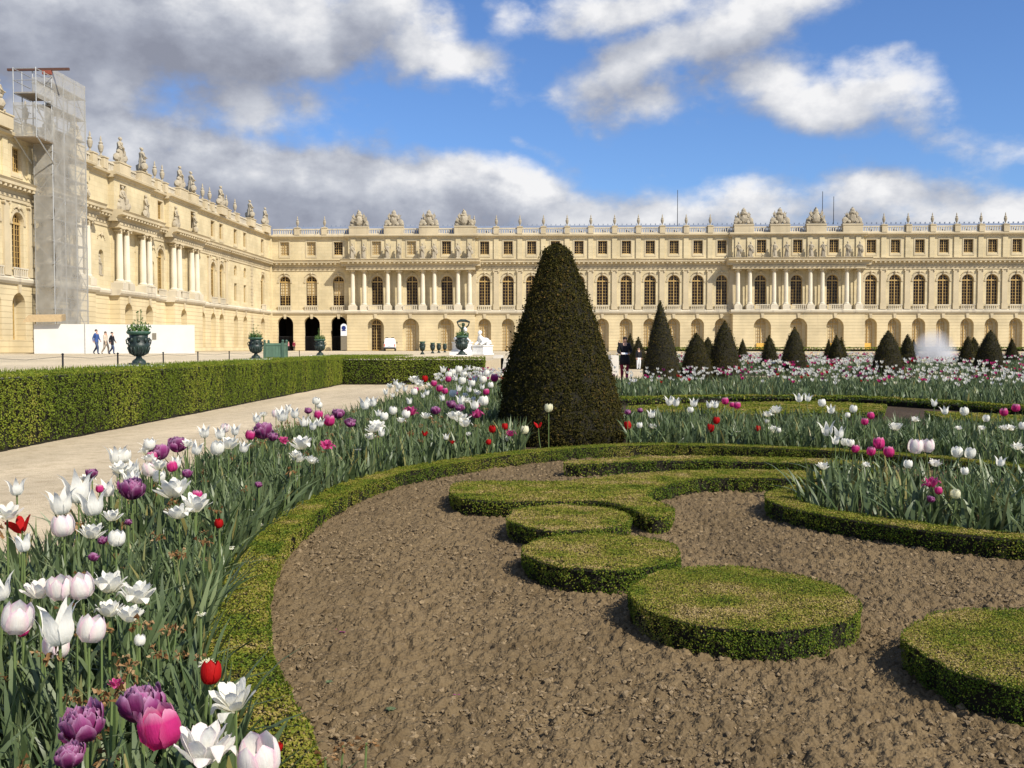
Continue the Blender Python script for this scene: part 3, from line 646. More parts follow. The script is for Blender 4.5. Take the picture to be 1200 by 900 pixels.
        for k in range(int((u1 - u0) / .75)):   # modillions under the cornice
            x = u0 + .3 + k * .75; G['c'].box(x, x + .3, dg - .72, dg - .29, 14.15, 14.40)
        G['ac'].extr(shift(ACORN, da), u0 - (.5 if av else 0), u1 + (.5 if av else 0))
        if not av: G['s'].box(u0, u1, -.16, 0, Z_PL, Z_PL + .1)
    # columns, pilasters
    cm = cpm = None
    for u, d in cols:
        if 'col' not in _cache:
            c = col_mesh().build('column', M['col'], root, smooth=False); k = cap_mesh().build('capital', M['trim']); k.parent = c; _cache['col'] = (c, k)
            c.location = (u, d, 0)
        else:
            c0, k0 = _cache['col']; c = copy_part(c0, root, (u, d, 0)); k = copy_part(k0, c, (0, 0, 0))
        G['s'].box(u - .62, u + .62, d - .62, -.0, Z_PL + .02, Z_SILL + .02)
        G['w'].box(u - .42, u + .42, -.14, 0, Z_SILL, Z_CAP - .02)
    for u in pil:
        if 'pil' not in _cache:
            g = Geo(); g.box(-.42, .42, -.20, 0, Z_SILL + .3, Z_CAP - .5); g.box(-.5, .5, -.27, 0, Z_PL + .1, Z_SILL + .3); c = g.build('pilaster', M['trim'], root)
            g = Geo(); g.box(-.40, .40, -.2, 0, Z_CAP - .5, Z_CAP - .1); g.box(-.56, .56, -.33, 0, Z_CAP - .1, Z_CAP - .002); [g.tube([(s * .42, -.34, Z_CAP - .26), (s * .42, 0, Z_CAP - .26)], .14, 8) for s in (-1, 1)]
            k = g.build('capital', M['trim'], c); _cache['pil'] = (c, k); c.location = (u, 0, 0)
        else:
            c0, k0 = _cache['pil']; c = copy_part(c0, root, (u, 0, 0)); copy_part(k0, c, (0, 0, 0))
    for u, d in attpil:
        G['a'].box(u - .40, u + .40, d - .17, d, Z_ATT + .1, 18.36)
    # balustrade with pedestals
    x = u_lo
    stops = sorted([(a - b, a + b, d) for a, b, d in balust_breaks]) + [(u_hi, u_hi, 0)]
    for a, b, d in stops:
        if a > x + .2:
            dd = -.12
            G['b'].box(x, a, dd - .14, dd + .14, Z_BAL - .19, Z_BAL); G['b'].box(x, a, dd - .15, dd + .15, Z_TOP + .03, Z_TOP + .24)
            n = int((a - x) / .36)
            for k in range(n):
                c = x + (k + .5) * (a - x) / n; G['b'].box(c - .075, c + .075, dd - .075, dd + .075, Z_TOP + .24, Z_BAL - .19)
        if b > a: G['b'].box(a, b, d - .55, d + .45, Z_TOP + .03, Z_BAL + .06, 1); G['b'].box(a - .07, b + .07, d - .62, d + .5, Z_BAL + .06, Z_BAL + .18, 1)
        x = b
    if roof:
        G['r'].extr([(1.0, Z_TOP + .02), (1.8, Z_BAL + .15), (6.5, 21.2), (12, Z_TOP + .02)], u_lo + .6, u_hi)
        for k in range(int((u_hi - u_lo - 2) / .8)): G['r'].box(u_lo + 1 + k * .8, u_lo + 1.12 + k * .8, 6.35, 6.65, 21.15, 21.45)
    G['a'].box(u_lo, u_hi, 1.2, 11.5, Z_TOP - .3, Z_TOP + .01); G['a'].box(u_lo, u_hi, 11.5, 12, 0, Z_TOP)
    for u in groups: pass
    finish(root, P)

# ---- the wing straight ahead
FY = 161.0
A1, A2, SP = -23.45, 39.03, 5.76
east = empty('palace_wing', (0, FY, TZ + .03))
tag(east, 'long cream stone palace wing straight ahead with two columned projections', 'palace')
reg1 = [-11.49 + 3.854 * k for k in range(11)]; reg2 = [50.9 + 3.83 * k for k in range(13)]
left = [-44.6, -40.15, -35.65]
spans = [('plain', -46.95, A1 - 10.45, 0, [(u, 'open', 'blindwin', 'pale' if i < 2 else 'dark') for i, u in enumerate(left)]),
         ('columns', A1 - 10.45, A1 + 10.45, 1.75, [(A1 - SP, 'dark', 'win', 'pale'), (A1, 'pale', 'win', 'pale'), (A1 + SP, 'pale', 'win', 'dark')]),
         ('plain', A1 + 10.45, A2 - 10.45, 0, [(u, 'door' if i == 5 else 'pale', 'win', 'dark') for i, u in enumerate(reg1)]),
         ('columns', A2 - 10.45, A2 + 10.45, 1.75, [(A2 - SP, 'door', 'win', 'dark'), (A2, 'pale', 'win', 'dark'), (A2 + SP, 'door', 'win', 'dark')]),
         ('plain', A2 + 10.45, 101, 0, [(u, 'door' if i == 0 else 'pale', 'win', 'dark') for i, u in enumerate(reg2)])]
co = []
for c in (A1, A2):
    for k in (-1.5, -.5, .5, 1.5):
        for s in (-.955, .955): co.append((c + k * SP + s, -1.15))
mids = [u + 1.925 for u in reg1[:-1]] + [reg1[0] - 1.75, reg1[-1] + 1.6] + [reg2[0] - 1.7] + [u + 1.915 for u in reg2]
TR = [c + k * SP for c in (A1, A2) for k in (-1.5, -.5, .5, 1.5)]
URN = [-42.4, -37.9] + [u + 1.925 for u in reg1[:-1]] + [reg1[0] - 1.7] + [u + 1.915 for u in reg2[:-1]]
URN = [u for u in URN if u > -46]
palace(east, spans, co, mids, [(u, 0) for u in mids] + [(u, -.6) for u, _ in co], URN, -46.5, 101, [(u, .42, 0) for u in URN] + [(u, 1.55, -.45) for u in TR])
# arches' iron gates and the corner wall faces are part of the wing

# ---- the block on the left, its front facing right
WX = -47.0
west = empty('palace_block', (WX, 0, TZ + .03), R(90))
tag(west, 'tall cream stone palace block running along the left towards the viewer', 'palace')
C1, C2, C3 = 106.8, 121.7, 91.9
def wcols(c): return [(c + s, -.72) for s in (-3.84, -2.1, 2.1, 3.84)]
wspans = [('plain', 60, 88.0, -.0, [(66, 'high', 'win', 'dark'), (71.5, 'high', 'win', 'dark'), (77.0, 'high', 'win', 'dark'), (80.6, 'high', 'win', 'dark'), (84.4, 'high', 'win', 'dark')]),
          ('columns', 88.0, 96.6, 1.1, [(C3, 'small', 'win', 'dark')]),
          ('plain', 96.6, C1 - 4.7, 0, [(100.2, None, 'niche', None), ]),
          ('columns', C1 - 4.7, C1 + 4.7, 1.1, [(104.2, 'small', None, 'dark'), (109.6, 'small', 'win', None)]),
          ('plain', C1 + 4.7, C2 - 4.7, 0, [(113.2, 'small', 'niche', None), (115.6, None, 'win', 'dark')]),
          ('columns', C2 - 4.7, C2 + 4.7, 1.1, [(120.0, 'small', 'win', None), (124.6, None, None, 'dark')]),
          ('plain', C2 + 4.7, 139.5, 0, [(129.5, 'small', None, None), (133.6, 'small', 'win', 'dark'), (137.0, 'small', 'win', 'dark')]),
          ('plain', 139.5, 150.3, 0, [(143.2, 'small', 'mezz', 'dark'), (147.6, 'small', 'mezz', 'dark')]),
          ('plain', 150.3, 160.7, 0, [(156.6, 'high', 'win', 'dark')])]
WTR = [104.4, 109.9, 121.2, 124.9, 136.2, 149.3, 157.2, 89.5, 94.2, 81.2]
WURN = [98.1, 100.5, 114.2, 116.4, 129.9, 132.6, 139.4, 143.2, 86, 77, 73]
palace(west, wspans, wcols(C1) + wcols(C2) + wcols(C3), [82.4, 78.8, 86.4, 97.3, 131.8, 135.3, 138.8], [(u, 0) for u in (82.4, 78.8, 86.4)], WURN, 60, 160.6, [(u, .5, 0) for u in WURN] + [(u, 1.35, -.3) for u in WTR])
g = Geo()
for k in range(27):   # quoins of the corner pavilion
    z = .02 + k * .5; w = .62 if k % 2 else .42
    g.box(150.9 - w, 150.9 + w, -.09, 0, z + .03, z + .47) if z + .47 < 5.9 or z > 6.7 else None
g.build('quoins', M['trim'], west)
# a plain slim seam where the wings meet
g = Geo(); g.box(-.65, 0, -.35, .25, 0, Z_TOP); g.build('corner_pier', M['wall'], west, loc=(161.1, .02, 0))
# iron gates inside the three open arches
for u in left:
    g = Geo()
    for k in range(14): g.box(u - 1.3 + k * .2 - .02, u - 1.3 + k * .2 + .02, .72, .76, 0, 2.3)
    g.box(u - 1.33, u + 1.33, .71, .77, 2.3, 2.38); g.build('iron_gate', M['iron'], east)

# ------------------------------------------------------------------ sculpture on the roofs
def blob(g, c, r, seed=0, rough=.18, ic=ICO2):
    q = np.random.default_rng(seed); v = ic[0] * (1 + rough * q.standard_normal((len(ic[0]), 1)).clip(-2, 2) * .5)
    g.add(v * np.array(r) + np.array(c), ic[1])
def trophy(seed):
    q = random.Random(seed); g = Geo()
    g.box(-1.45, 1.45, -.45, .45, 0, .16)
    blob(g, (0, 0, .95), (.62, .45, .85), seed); blob(g, (0, -.1, 1.75), (.55, .4, .35), seed + 1)     # cuirass and shoulders
    g.lathe([(.30, 1.85), (.34, 2.1), (.30, 2.3), (.16, 2.46), (.03, 2.52)], 10, (0, -.05, 0)); blob(g, (.05, .12, 2.5), (.1, .34, .16), seed + 2, ic=ICO1)
    for s in (-1, 1):
        c = (s * q.uniform(.85, 1.0), -.1, .62)
        v = ICO2[0] * np.array((.50, .16, .55)) * 1.0; a = s * q.uniform(.2, .5); rot = np.array(((math.cos(a), 0, math.sin(a)), (0, 1, 0), (-math.sin(a), 0, math.cos(a)))); g.add(v @ rot.T + np.array(c), ICO2[1])
        for k in range(3):   # flags and spears fanning out
            an = s * (.35 + .28 * k + q.uniform(-.06, .06)); L = q.uniform(1.25, 1.65) - .15 * k; b = Vector((s * .25, .12 + .08 * k, .7)); d = Vector((math.sin(an), 0, math.cos(an)))
            g.tube([b, b + d * L], .045, 5)
            if k != 1:
                p = b + d * L * .5; n = Vector((d.z, 0, -d.x)) * s
                vs = [tuple(p + Vector((0, y, 0))) for y in (-.06, .06)] + [tuple(p + d * L * .42 + Vector((0, y, 0))) for y in (-.06, .06)] + [tuple(p + d * L * .30 + n * .34 + Vector((0, y, 0))) for y in (-.06, .06)] + [tuple(p - d * .1 + n * .42 + Vector((0, y, 0))) for y in (-.06, .06)]
                g.add(vs, [(0, 2, 4, 6), (1, 7, 5, 3), (0, 1, 3, 2), (2, 3, 5, 4), (4, 5, 7, 6), (6, 7, 1, 0)])
        blob(g, (s * 1.15, -.05, .38), (.34, .34, .3), seed + 5 + s, ic=ICO1); blob(g, (s * .55, -.38, .4), (.28, .22, .3), seed + 8 + s, ic=ICO1)
        blob(g, (s * .62, -.12, 1.35), (.2, .2, .38), seed + 11 + s, ic=ICO1)
    return g
def figure(seed, group=False):
    """draped standing stone figure, one arm raised or holding a shield"""
    q = random.Random(seed); g = Geo(); g.box(-.42, .42, -.36, .36, 0, .14)
    k = 14; prof = [(.34, .14), (.36, .4), (.31, .8), (.29, 1.15), (.24, 1.4), (.27, 1.6), (.30, 1.78), (.22, 1.9), (.09, 1.96), (.085, 2.04)]
    vs = []; fs = []; sway = q.uniform(-.08, .08)
    for r, z in prof:
        for j in range(k):
            t = 2 * math.pi * j / k; f = 1 + (.13 * math.cos(5 * t + z * 2 + seed) if z < 1.5 else 0)
            vs.append((r * f * math.cos(t) + sway * math.sin(z * 1.6), r * f * .78 * math.sin(t), z))
    for i in range(len(prof) - 1):
        for j in range(k): fs.append((i * k + j, i * k + (j + 1) % k, (i + 1) * k + (j + 1) % k, (i + 1) * k + j))
    g.add(vs, fs); hx = sway * math.sin(3.3)
    blob(g, (hx, -.02, 2.18), (.125, .145, .17), seed, .06); blob(g, (hx, .05, 2.25), (.14, .14, .12), seed + 1, .2, ICO1)
    s = q.choice((-1, 1))
    g.tube([(s * .27, 0, 1.75), (s * .42, -.12, 1.45), (s * .25, -.34, 1.35)], [.085, .07, .05], 7); blob(g, (s * .22, -.37, 1.36), (.07, .07, .06), seed, .1, ICO1)
    if q.random() < .5: g.tube([(-s * .27, 0, 1.75), (-s * .5, -.05, 1.6), (-s * .52, -.12, 1.98)], [.085, .07, .05], 7); g.tube([(-s * .52, -.14, .2), (-s * .52, -.14, 2.3)], .03, 5)
    else: g.tube([(-s * .27, 0, 1.75), (-s * .43, -.03, 1.38), (-s * .38, -.1, 1.08)], [.085, .07, .05], 7); g.add(ICO2[0] * np.array((.24, .1, .34)) + np.array((-s * .36, -.16, .95)), ICO2[1])
    g.tube([(.25 * s, -.1, 1.8), (0, -.3, 1.35), (-.24 * s, -.12, .9), (-.2 * s, .1, .5)], [.06, .09, .1, .06], 6)
    if group:
        blob(g, (.55, 0, .55), (.36, .3, .48), seed + 3); blob(g, (.55, -.05, 1.12), (.14, .14, .17), seed + 4, .1); blob(g, (-.55, 0, .45), (.34, .32, .4), seed + 6); blob(g, (-.5, -.05, .98), (.14, .14, .16), seed + 7, .1)
    return g
def urn_geo():
    g = Geo(); g.box(-.28, .28, -.28, .28, 0, .12)
    g.lathe([(.22, .12), (.12, .22), (.10, .34), (.24, .5), (.34, .78), (.36, 1.02), (.25, 1.12), (.22, 1.2), (.3, 1.28), (.18, 1.36), (.10, 1.46), (.13, 1.58), (.10, 1.74), (.03, 1.92)], 12); return g
def place(src, loc, rz, label, cat, group=None):
    o = src if not src.get('used') else src.copy()
    if o is not src: COL.objects.link(o)
    src['used'] = 1
    if 'used' in o.keys() and o is not src: del o['used']
    o.location = loc; o.rotation_euler = (0, 0, rz); return tag(o, label, cat, group)
zt = TZ + .03 + Z_BAL + .18
urn = urn_geo().build('stone_urn', M['sculp'])
for i, u in enumerate(URN): place(urn, (u, FY, zt), 0, 'slim stone urn on the balustrade of the palace wing straight ahead', 'urn', 'urns along the facing balustrade').scale = (.72, .72, 1.0)
for i, u in enumerate(WURN): place(urn, (WX, u, zt), R(90), 'slim stone urn on the balustrade of the left palace block', 'urn', 'urns along the left balustrade').scale = (.8, .8, 1.12)
tro = [trophy(s).build('stone_trophy', M['sculp']) for s in (3, 8, 14, 23)]
side = ['left', 'right']; pos = ['leftmost', 'second', 'third', 'rightmost']
for i, u in enumerate(TR):
    place(tro[i % 4], (u, FY - .45, zt), 0 if i % 3 else R(180), f'{pos[i % 4]} of the four carved armour trophies above the {side[i // 4]} columned front', 'sculpture', 'armour trophies on the balustrade').scale = (1.12, 1.1, 1.08)
wg = [figure(s, True).build('stone_figure_group', M['sculp']) for s in (31, 34)]
wl = {104.4: 'first seated stone group right of the scaffold tower on the roof edge', 109.9: 'second seated stone group right of the scaffold tower on the roof edge', 121.2: 'bigger left one of the two stone groups over the farther columned porch', 124.9: 'right one of the two stone groups over the farther columned porch',
      136.2: 'lone stone group between slim urns near the palace corner', 149.3: 'tall stone group on the corner pavilion roof', 157.2: 'stone group nearest the inner corner of the palace', 89.5: 'stone group on the roof behind the netting of the scaffold', 94.2: 'stone group on the roof just behind the scaffold right edge', 81.2: 'stone group on the roof at the left edge of the view'}
for i, u in enumerate(WTR):
    o = place(wg[i % 2], (WX + .3, u, zt), R(90 + 40 * (i % 2)), wl[u], 'sculpture', 'seated stone groups on the left roof'); o.scale = (1.45, 1.3, 1.22)
fig = [figure(s).build('stone_statue', M['sculp']) for s in (41, 42, 45, 48, 53)]
ez = TZ + .03 + 14.95
nm = ['first', 'second', 'third', 'fourth', 'fifth', 'sixth', 'seventh', 'eighth']
for i, (u, d) in enumerate(co):
    o = place(fig[(i * 2 + i // 4) % 5], (u, FY - 1.5, ez), rnd.uniform(-.5, .5), f'{nm[i % 8]} draped stone statue from the left above the {side[i // 8]} columned front', 'statue', 'statues standing on the column cornices')
    o.scale = (1.08, 1.05, 1.08)
for j, (c, w) in enumerate(((C1, 'nearer'), (C2, 'farther'), (C3, 'scaffolded'))):
    for s, t in ((-3.0, 'left'), (3.0, 'right')):
        o = place(wg[j % 2], (WX + .75, c + s, ez), R(90 + 20 * j + s * 5), f'{t} stone figure group on the cornice above the {w} columned porch of the left block', 'statue', 'figure groups on the left cornice'); o.scale = (1.3, 1.05, 1.2)
for u, t in ((100.2, 'nearer'), (113.2, 'farther')):
    o = place(fig[u > 110], (WX - .22, u, TZ + .03 + Z_SILL + .6), R(90), f'small stone statue standing in the {t} wall niche of the left block', 'statue', 'statues in niches'); o.scale = (.8, .8, .95)
for x, y, h, t in ((20.47, 166, 27.6, 'tall thin dark mast rising behind the middle of the palace roof'), (44.39, 166, 27.2, 'thin mast rising behind the trophies of the right columned front'), (46.5, 167, 26.5, 'shorter thin mast right of the taller one behind the trophies')):
    g = Geo(); g.tube([(0, 0, 19.5), (0, 0, h)], [.07, .045], 6); g.box(-.25, .25, -.25, .25, 19.3, 19.6)
    tag(g.build('roof_mast', M['iron'], loc=(x, y, 0)), t, 'mast')
# ------------------------------------------------------------------ scaffold tower and hoarding
sx0, sx1, sy0, sy1 = -46.4, -44.7, 86.2, 92.4
g_root = empty('scaffold_tower', (-45.5, 89, TZ)); tag(g_root, 'tall netted scaffold tower standing against the left palace block', 'scaffold')
NET = bpy.data.materials.new('grey_netting'); NET.use_nodes = True
nt = NET.node_tree; p = nt.nodes['Principled BSDF']; L = nt.links.new
tc = N(nt, 'ShaderNodeTexCoord'); no = N(nt, 'ShaderNodeTexNoise'); no.inputs['Scale'].default_value = .9; no.inputs['Detail'].default_value = 6; L(tc.outputs['Object'], no.inputs[0])
p.inputs['Base Color'].default_value = (.38, .365, .32, 1); p.inputs['Roughness'].default_value = .9
tr = N(nt, 'ShaderNodeBsdfTransparent'); mx = N(nt, 'ShaderNodeMixShader'); r = ramp(nt, [(.3, (.42,) * 3), (.7, (.68,) * 3)]); L(no.outputs[0], r.inputs[0]); L(r.outputs[0], mx.inputs[0]); L(tr.outputs[0], mx.inputs[1]); L(p.outputs[0], mx.inputs[2]); L(mx.outputs[0], nt.nodes['Material Output'].inputs[0])
ox, oy = -45.5, 89
def rel(x, y): return x - ox, y - oy
HT = 25.3
xs_ = [sx0, sx1]; ys_ = [sy0, 88.3, 90.4, sy1]
for x in xs_:
    for y in ys_:
        g = Geo(); a, b = rel(x, y); g.tube([(a, b, 0), (a, b, HT if not (x == sx0 and y > 90) else HT - 1)], .055, 6); g.build('pole', M['steel'], g_root)
g = Geo()
for z in np.arange(2, HT, 2.0):
    for x in xs_: g.tube([(*rel(x, sy0 - .2), z), (*rel(x, sy1 + .2), z)], .04, 5); g.tube([(*rel(x, sy0), z + 1.0), (*rel(x, sy1), z + 1.0)], .03, 5)
    for y in ys_: g.tube([(*rel(sx0, y), z), (*rel(sx1, y), z)], .04, 5)
g.build('ledger_bars', M['steel'], g_root)
g = Geo()
for i, z in enumerate(np.arange(0, HT - 2, 2.0)):
    a, b = (ys_[1], ys_[0]) if i % 2 else (ys_[0], ys_[1]); g.tube([(*rel(sx1, a), z), (*rel(sx1, b), z + 2)], .035, 5)
    a, b = (ys_[3], ys_[2]) if i % 2 else (ys_[2], ys_[3]); g.tube([(*rel(sx1, a), z), (*rel(sx1, b), z + 2)], .035, 5)
    a, b = (sx0, sx1) if i % 2 else (sx1, sx0); g.tube([(*rel(a, sy0), z), (*rel(b, sy0), z + 2)], .035, 5)
g.build('brace', M['steel'], g_root)
for z in np.arange(2, HT - 1, 2.0):
    g = Geo(); a, b = rel(sx0 + .1, sy0); c, d = rel(sx1 - .1, sy1); g.box(a, c, b, d, z + .05, z + .1); g.build('platform', M['plank'], g_root)
g = Geo()   # netting: the end toward the viewer and the long side
def netsheet(p0, p1, z0, z1, nseg=8):
    nz = int((z1 - z0) / 1.0) + 1; q = np.random.default_rng(5)
    vs = []; fs = []
    dx, dy = p1[0] - p0[0], p1[1] - p0[1]; l = math.hypot(dx, dy); nx_, ny_ = dy / l, -dx / l
    for i in range(nz + 1):
        for j in range(nseg + 1):
            w = .10 * (q.random() - .5); t = j / nseg
            vs.append((p0[0] + dx * t + nx_ * (w + .08), p0[1] + dy * t + ny_ * (w + .08), z0 + (z1 - z0) * i / nz))
    for i in range(nz):
        for j in range(nseg): fs.append((i * (nseg + 1) + j, i * (nseg + 1) + j + 1, (i + 1) * (nseg + 1) + j + 1, (i + 1) * (nseg + 1) + j))
    g.add(vs, fs)
netsheet(rel(sx0, sy0), rel(sx1, sy0), 2, 18.6, 4); netsheet(rel(sx1, sy0), rel(sx1, sy1), 2, HT, 12); netsheet(rel(sx0, sy0), rel(sx1, sy0), 22.5, HT - .8, 4)
g.build('netting', NET, g_root, smooth=True)
# the wider cantilevered bay at the top
g = Geo()
bx0, bx1, by0, by1 = -46.6, -44.6, 83.4, 86.2
for x in (bx0, bx1): 
    for y in (by0, by0 + 1.4): g.tube([(*rel(x, y), 18.6), (*rel(x, y), 24.6)], .05, 6)
for z in (18.9, 20.2, 21.3, 22.4, 23.5, 24.5):
    for x in (bx0, bx1): g.tube([(*rel(x, by0), z), (*rel(x, by1), z)], .04, 5)
    g.tube([(*rel(bx0, by0), z), (*rel(bx1, by0), z)], .04, 5)
for x in (bx0, bx1): g.tube([(*rel(x, by0), 18.7), (*rel(x, by1), 16.9)], .06, 6); g.tube([(*rel(x, by1), 18.7), (*rel(x, by0), 21.4)], .05, 6)
g.build('cantilever_frame', M['steel'], g_root)
g = Geo(); a, b = rel(bx0, by0); c, d = rel(bx1, by1); g.box(a, c, b, d, 18.62, 18.75); g.box(a + .1, c - .1, b, d, 22.4, 22.5); g.build('cantilever_platform', M['plank'], g_root)
g = Geo(); netsheet(rel(bx1, by0), rel(bx1, by1), 18.7, 21.6, 4); netsheet(rel(bx0, by0), rel(bx1, by0), 18.7, 21.6, 4); netsheet(rel(bx1, by0), rel(bx1, by1), 22.0, 23.3, 4); g.build('netting', NET, g_root)
g = Geo(); a, b = rel(-48.6, 86.0); c, d = rel(-43.0, 86.2); g.box(a, c, b, d, 25.05, 25.26); g.build('hoist_beam', M['rustbeam'], g_root)
g = Geo(); a, b = rel(-45.0, 86.1); g.box(a - .4, a + .4, b - .15, b + .15, 24.7, 25.04); g.build('hoist_trolley', M['orange'], g_root)

hb = empty('site_hoarding', (-34.5, 76, TZ)); tag(hb, 'white panelled hoarding with a tan canopy corner around the scaffold foot', 'hoarding')
pA, pB, pC = (-5.55, -2.0), (5.5, 2.0), (-10.5, 9.0)
def board(p0, p1, z0, z1, th=.06):
    dx, dy = p1[0] - p0[0], p1[1] - p0[1]; l = math.hypot(dx, dy); nx_, ny_ = -dy / l * th, dx / l * th
    g = Geo(); g.prism([p0, p1, (p1[0] + nx_, p1[1] + ny_), (p0[0] + nx_, p0[1] + ny_)], z0, z1); return g
npan = 10
for k in range(npan):
    a = [pA[i] + (pB[i] - pA[i]) * k / npan for i in (0, 1)]; b = [pA[i] + (pB[i] - pA[i]) * ((k + 1) / npan) for i in (0, 1)]
    board(a, b, .02, 2.32).build('panel', M['white'], hb)
board(pC, (pA[0] - .03, pA[1]), .02, 2.32).build('panel', M['white'], hb)
board((pB[0], pB[1] + .02), (pB[0] - 9, pB[1] + 14), .02, 2.32).build('panel', M['white'], hb)
g = Geo()
dirx, diry = (pB[0] - pA[0]), (pB[1] - pA[1]); l = math.hypot(dirx, diry); dirx /= l; diry /= l
def al(t, o, z): return (pA[0] + dirx * t + diry * o, pA[1] + diry * t - dirx * o, z)
vs = [al(-.75, .5, 2.42), al(2.0, .5, 2.50), al(2.0, -2, 2.66), al(-.75, -2, 2.56), al(-.3, .5, 2.98), al(2.0, .5, 3.0), al(2.0, -2, 3.16), al(-.3, -2, 3.1)]
g.add(vs, [(0, 1, 2, 3), (4, 7, 6, 5), (0, 4, 5, 1), (1, 5, 6, 2), (2, 6, 7, 3), (3, 7, 4, 0)]); g.build('canopy', M['ply'], hb)
g = Geo(); g.tube([al(3.6, .03, .02), al(3.6, .03, 2.32)], .03, 6); g.build('joint_post', M['steel'], hb)
g = Geo(); g.add([al(8.55, .045, 1.15), al(8.85, .045, 1.15), al(8.85, .045, 1.65), al(8.55, .045, 1.65), al(8.55, .02, 1.15), al(8.85, .02, 1.15), al(8.85, .02, 1.65), al(8.55, .02, 1.65)], [(0, 1, 2, 3), (4, 7, 6, 5), (0, 4, 5, 1), (1, 5, 6, 2), (2, 6, 7, 3), (3, 7, 4, 0)])
g.build('notice', M['signgrey'], hb)

# ------------------------------------------------------------------ bronze vases
def vase(h, plants=True, seed=1):
    """a tall bell vase on a foot with a flaring rim and relief; about h metres to the rim"""
    root = empty('bronze_vase'); k = h / 1.0
    g = Geo(); g.box(-.30 * k, .30 * k, -.30 * k, .30 * k, 0, .06 * k)
    g.lathe([(.27 * k, .06 * k), (.25 * k, .12 * k), (.12 * k, .20 * k), (.10 * k, .25 * k), (.15 * k, .27 * k)], 20); g.build('foot', M['bronze'], root)
    g = Geo(); g.lathe([(.12 * k, .27 * k), (.22 * k, .30 * k), (.34 * k, .40 * k), (.40 * k, .52 * k), (.41 * k, .58 * k), (.385 * k, .62 * k), (.36 * k, .66 * k), (.345 * k, .80 * k), (.355 * k, .90 * k)], 24)
    for j in range(16):
        t = 2 * math.pi * j / 16; g.tube([(.15 * k * math.cos(t), .15 * k * math.sin(t), .275 * k), (.33 * k * math.cos(t), .33 * k * math.sin(t), .375 * k), (.415 * k * math.cos(t), .415 * k * math.sin(t), .53 * k)], [.02 * k, .045 * k, .03 * k], 5)
        if j % 2: blob(g, (.36 * k * math.cos(t), .36 * k * math.sin(t), .74 * k), (.07 * k, .07 * k, .08 * k), j, .2, ICO1)
    g.build('bowl', M['bronze'], root, smooth=True)
    g = Geo(); g.lathe([(.35 * k, .895 * k), (.43 * k, .93 * k), (.46 * k, .97 * k), (.455 * k, 1.0 * k), (.38 * k, 1.0 * k), (.36 * k, .94 * k)], 24); g.build('rim', M['verdigris'], root)
    for s in (-1, 1):
        g = Geo(); g.tube([(s * .36 * k, 0, .60 * k), (s * .47 * k, 0, .64 * k), (s * .49 * k, 0, .74 * k), (s * .42 * k, 0, .80 * k), (s * .35 * k, 0, .77 * k)], .028 * k, 6); blob(g, (s * .4 * k, -.05 * k, .62 * k), (.06 * k, .08 * k, .08 * k), 3, .2, ICO1); g.build('handle', M['bronze'], root)
    if plants:
        q = np.random.default_rng(seed); g = Geo(); n = 230
        a = q.random(n) * 6.283; rr = .36 * k * np.sqrt(q.random(n)); h_ = (.12 + .26 * q.random(n)) * k * (1.2 - rr / (.5 * k)); ln = .5 * rr / (.36 * k) + .15 * q.random(n)
        P0 = np.c_[rr * np.cos(a), rr * np.sin(a), np.full(n, .95 * k)]; P1 = P0 + np.c_[np.cos(a) * ln * h_ * 1.1, np.sin(a) * ln * h_ * 1.1, h_]
        g.add(*leafquads(np.concatenate([P0 * .4 + P1 * .6, P1]), q.standard_normal((2 * n, 3)) * .5 + (0, -.4, .3), np.full(2 * n, .085 * k), .5, None, .5)[:2], 0, q.random(2 * n))
        for j in range(5):
            t = q.random() * 6.283; L_ = .45 + .25 * q.random(); g.tube([(0.1 * math.cos(t) * k, .1 * math.sin(t) * k, .95 * k), (.16 * math.cos(t) * k, .16 * math.sin(t) * k, (.95 + L_) * k)], .008 * k, 4, 0, .8); blob(g, (.16 * math.cos(t) * k, .16 * math.sin(t) * k, (.95 + L_) * k), (.045 * k, .045 * k, .02 * k), j, .2, ICO1)
        g.build('planting', M['vaseplant'], root)
    return root
def plinth(x, y, w, h, label):
    g = Geo(); g.box(-w / 2, w / 2, -w / 2, w / 2, -.02, h); tag(g.build('stone_plinth', M['marble'], loc=(x, y, TZ)), label, 'plinth')
for x, y, h, s, lab in ((-9.96, 23.13, .80, 2, 'nearest green bronze vase with leafy plants in front of the white hoarding'), (-11.25, 36.54, .80, 3, 'bronze vase with plants beside the green planter box'),
                     (-13.02, 54.02, .90, 4, 'bronze vase with plants before the open dark archways'), (-5.45, 57.5, 1.12, 6, 'dark bronze vase standing in front of the white sphinx')):
    v = vase(h, True, s); v.location = (x, y, TZ + .05); v.rotation_euler.z = rnd.uniform(0, 1); v.scale = (.76, .76, 1); tag(v, lab, 'vase', 'bronze vases on the terrace')
    plinth(x, y, 1.0 if y < 30 else .95, .05, lab.replace('bronze vase', 'vase').replace('nearest green vase', 'nearest vase').replace(' with leafy plants', '').replace(' with plants', '').replace('dark vase standing', 'vase').join(('low white stone slab under the ', '')))
for x, y, t in ((-9.47, 70, 'first and tallest looking'), (-10.48, 84, 'second'), (-11.13, 94, 'third'), (-11.67, 104, 'fourth and farthest')):
    v = vase(.86, False); v.location = (x, y, TZ); v.scale = (.56, .56, 1.08); tag(v, f'{t} of four small dark vases in a receding row on the terrace', 'vase', 'small dark vases in a row')
v = vase(.8, True, 9); v.location = (25.64, 143.5, TZ); v.scale = (1.15, 1.15, 1.5); tag(v, 'small dark vase below the right columned front near the distant yews', 'vase')
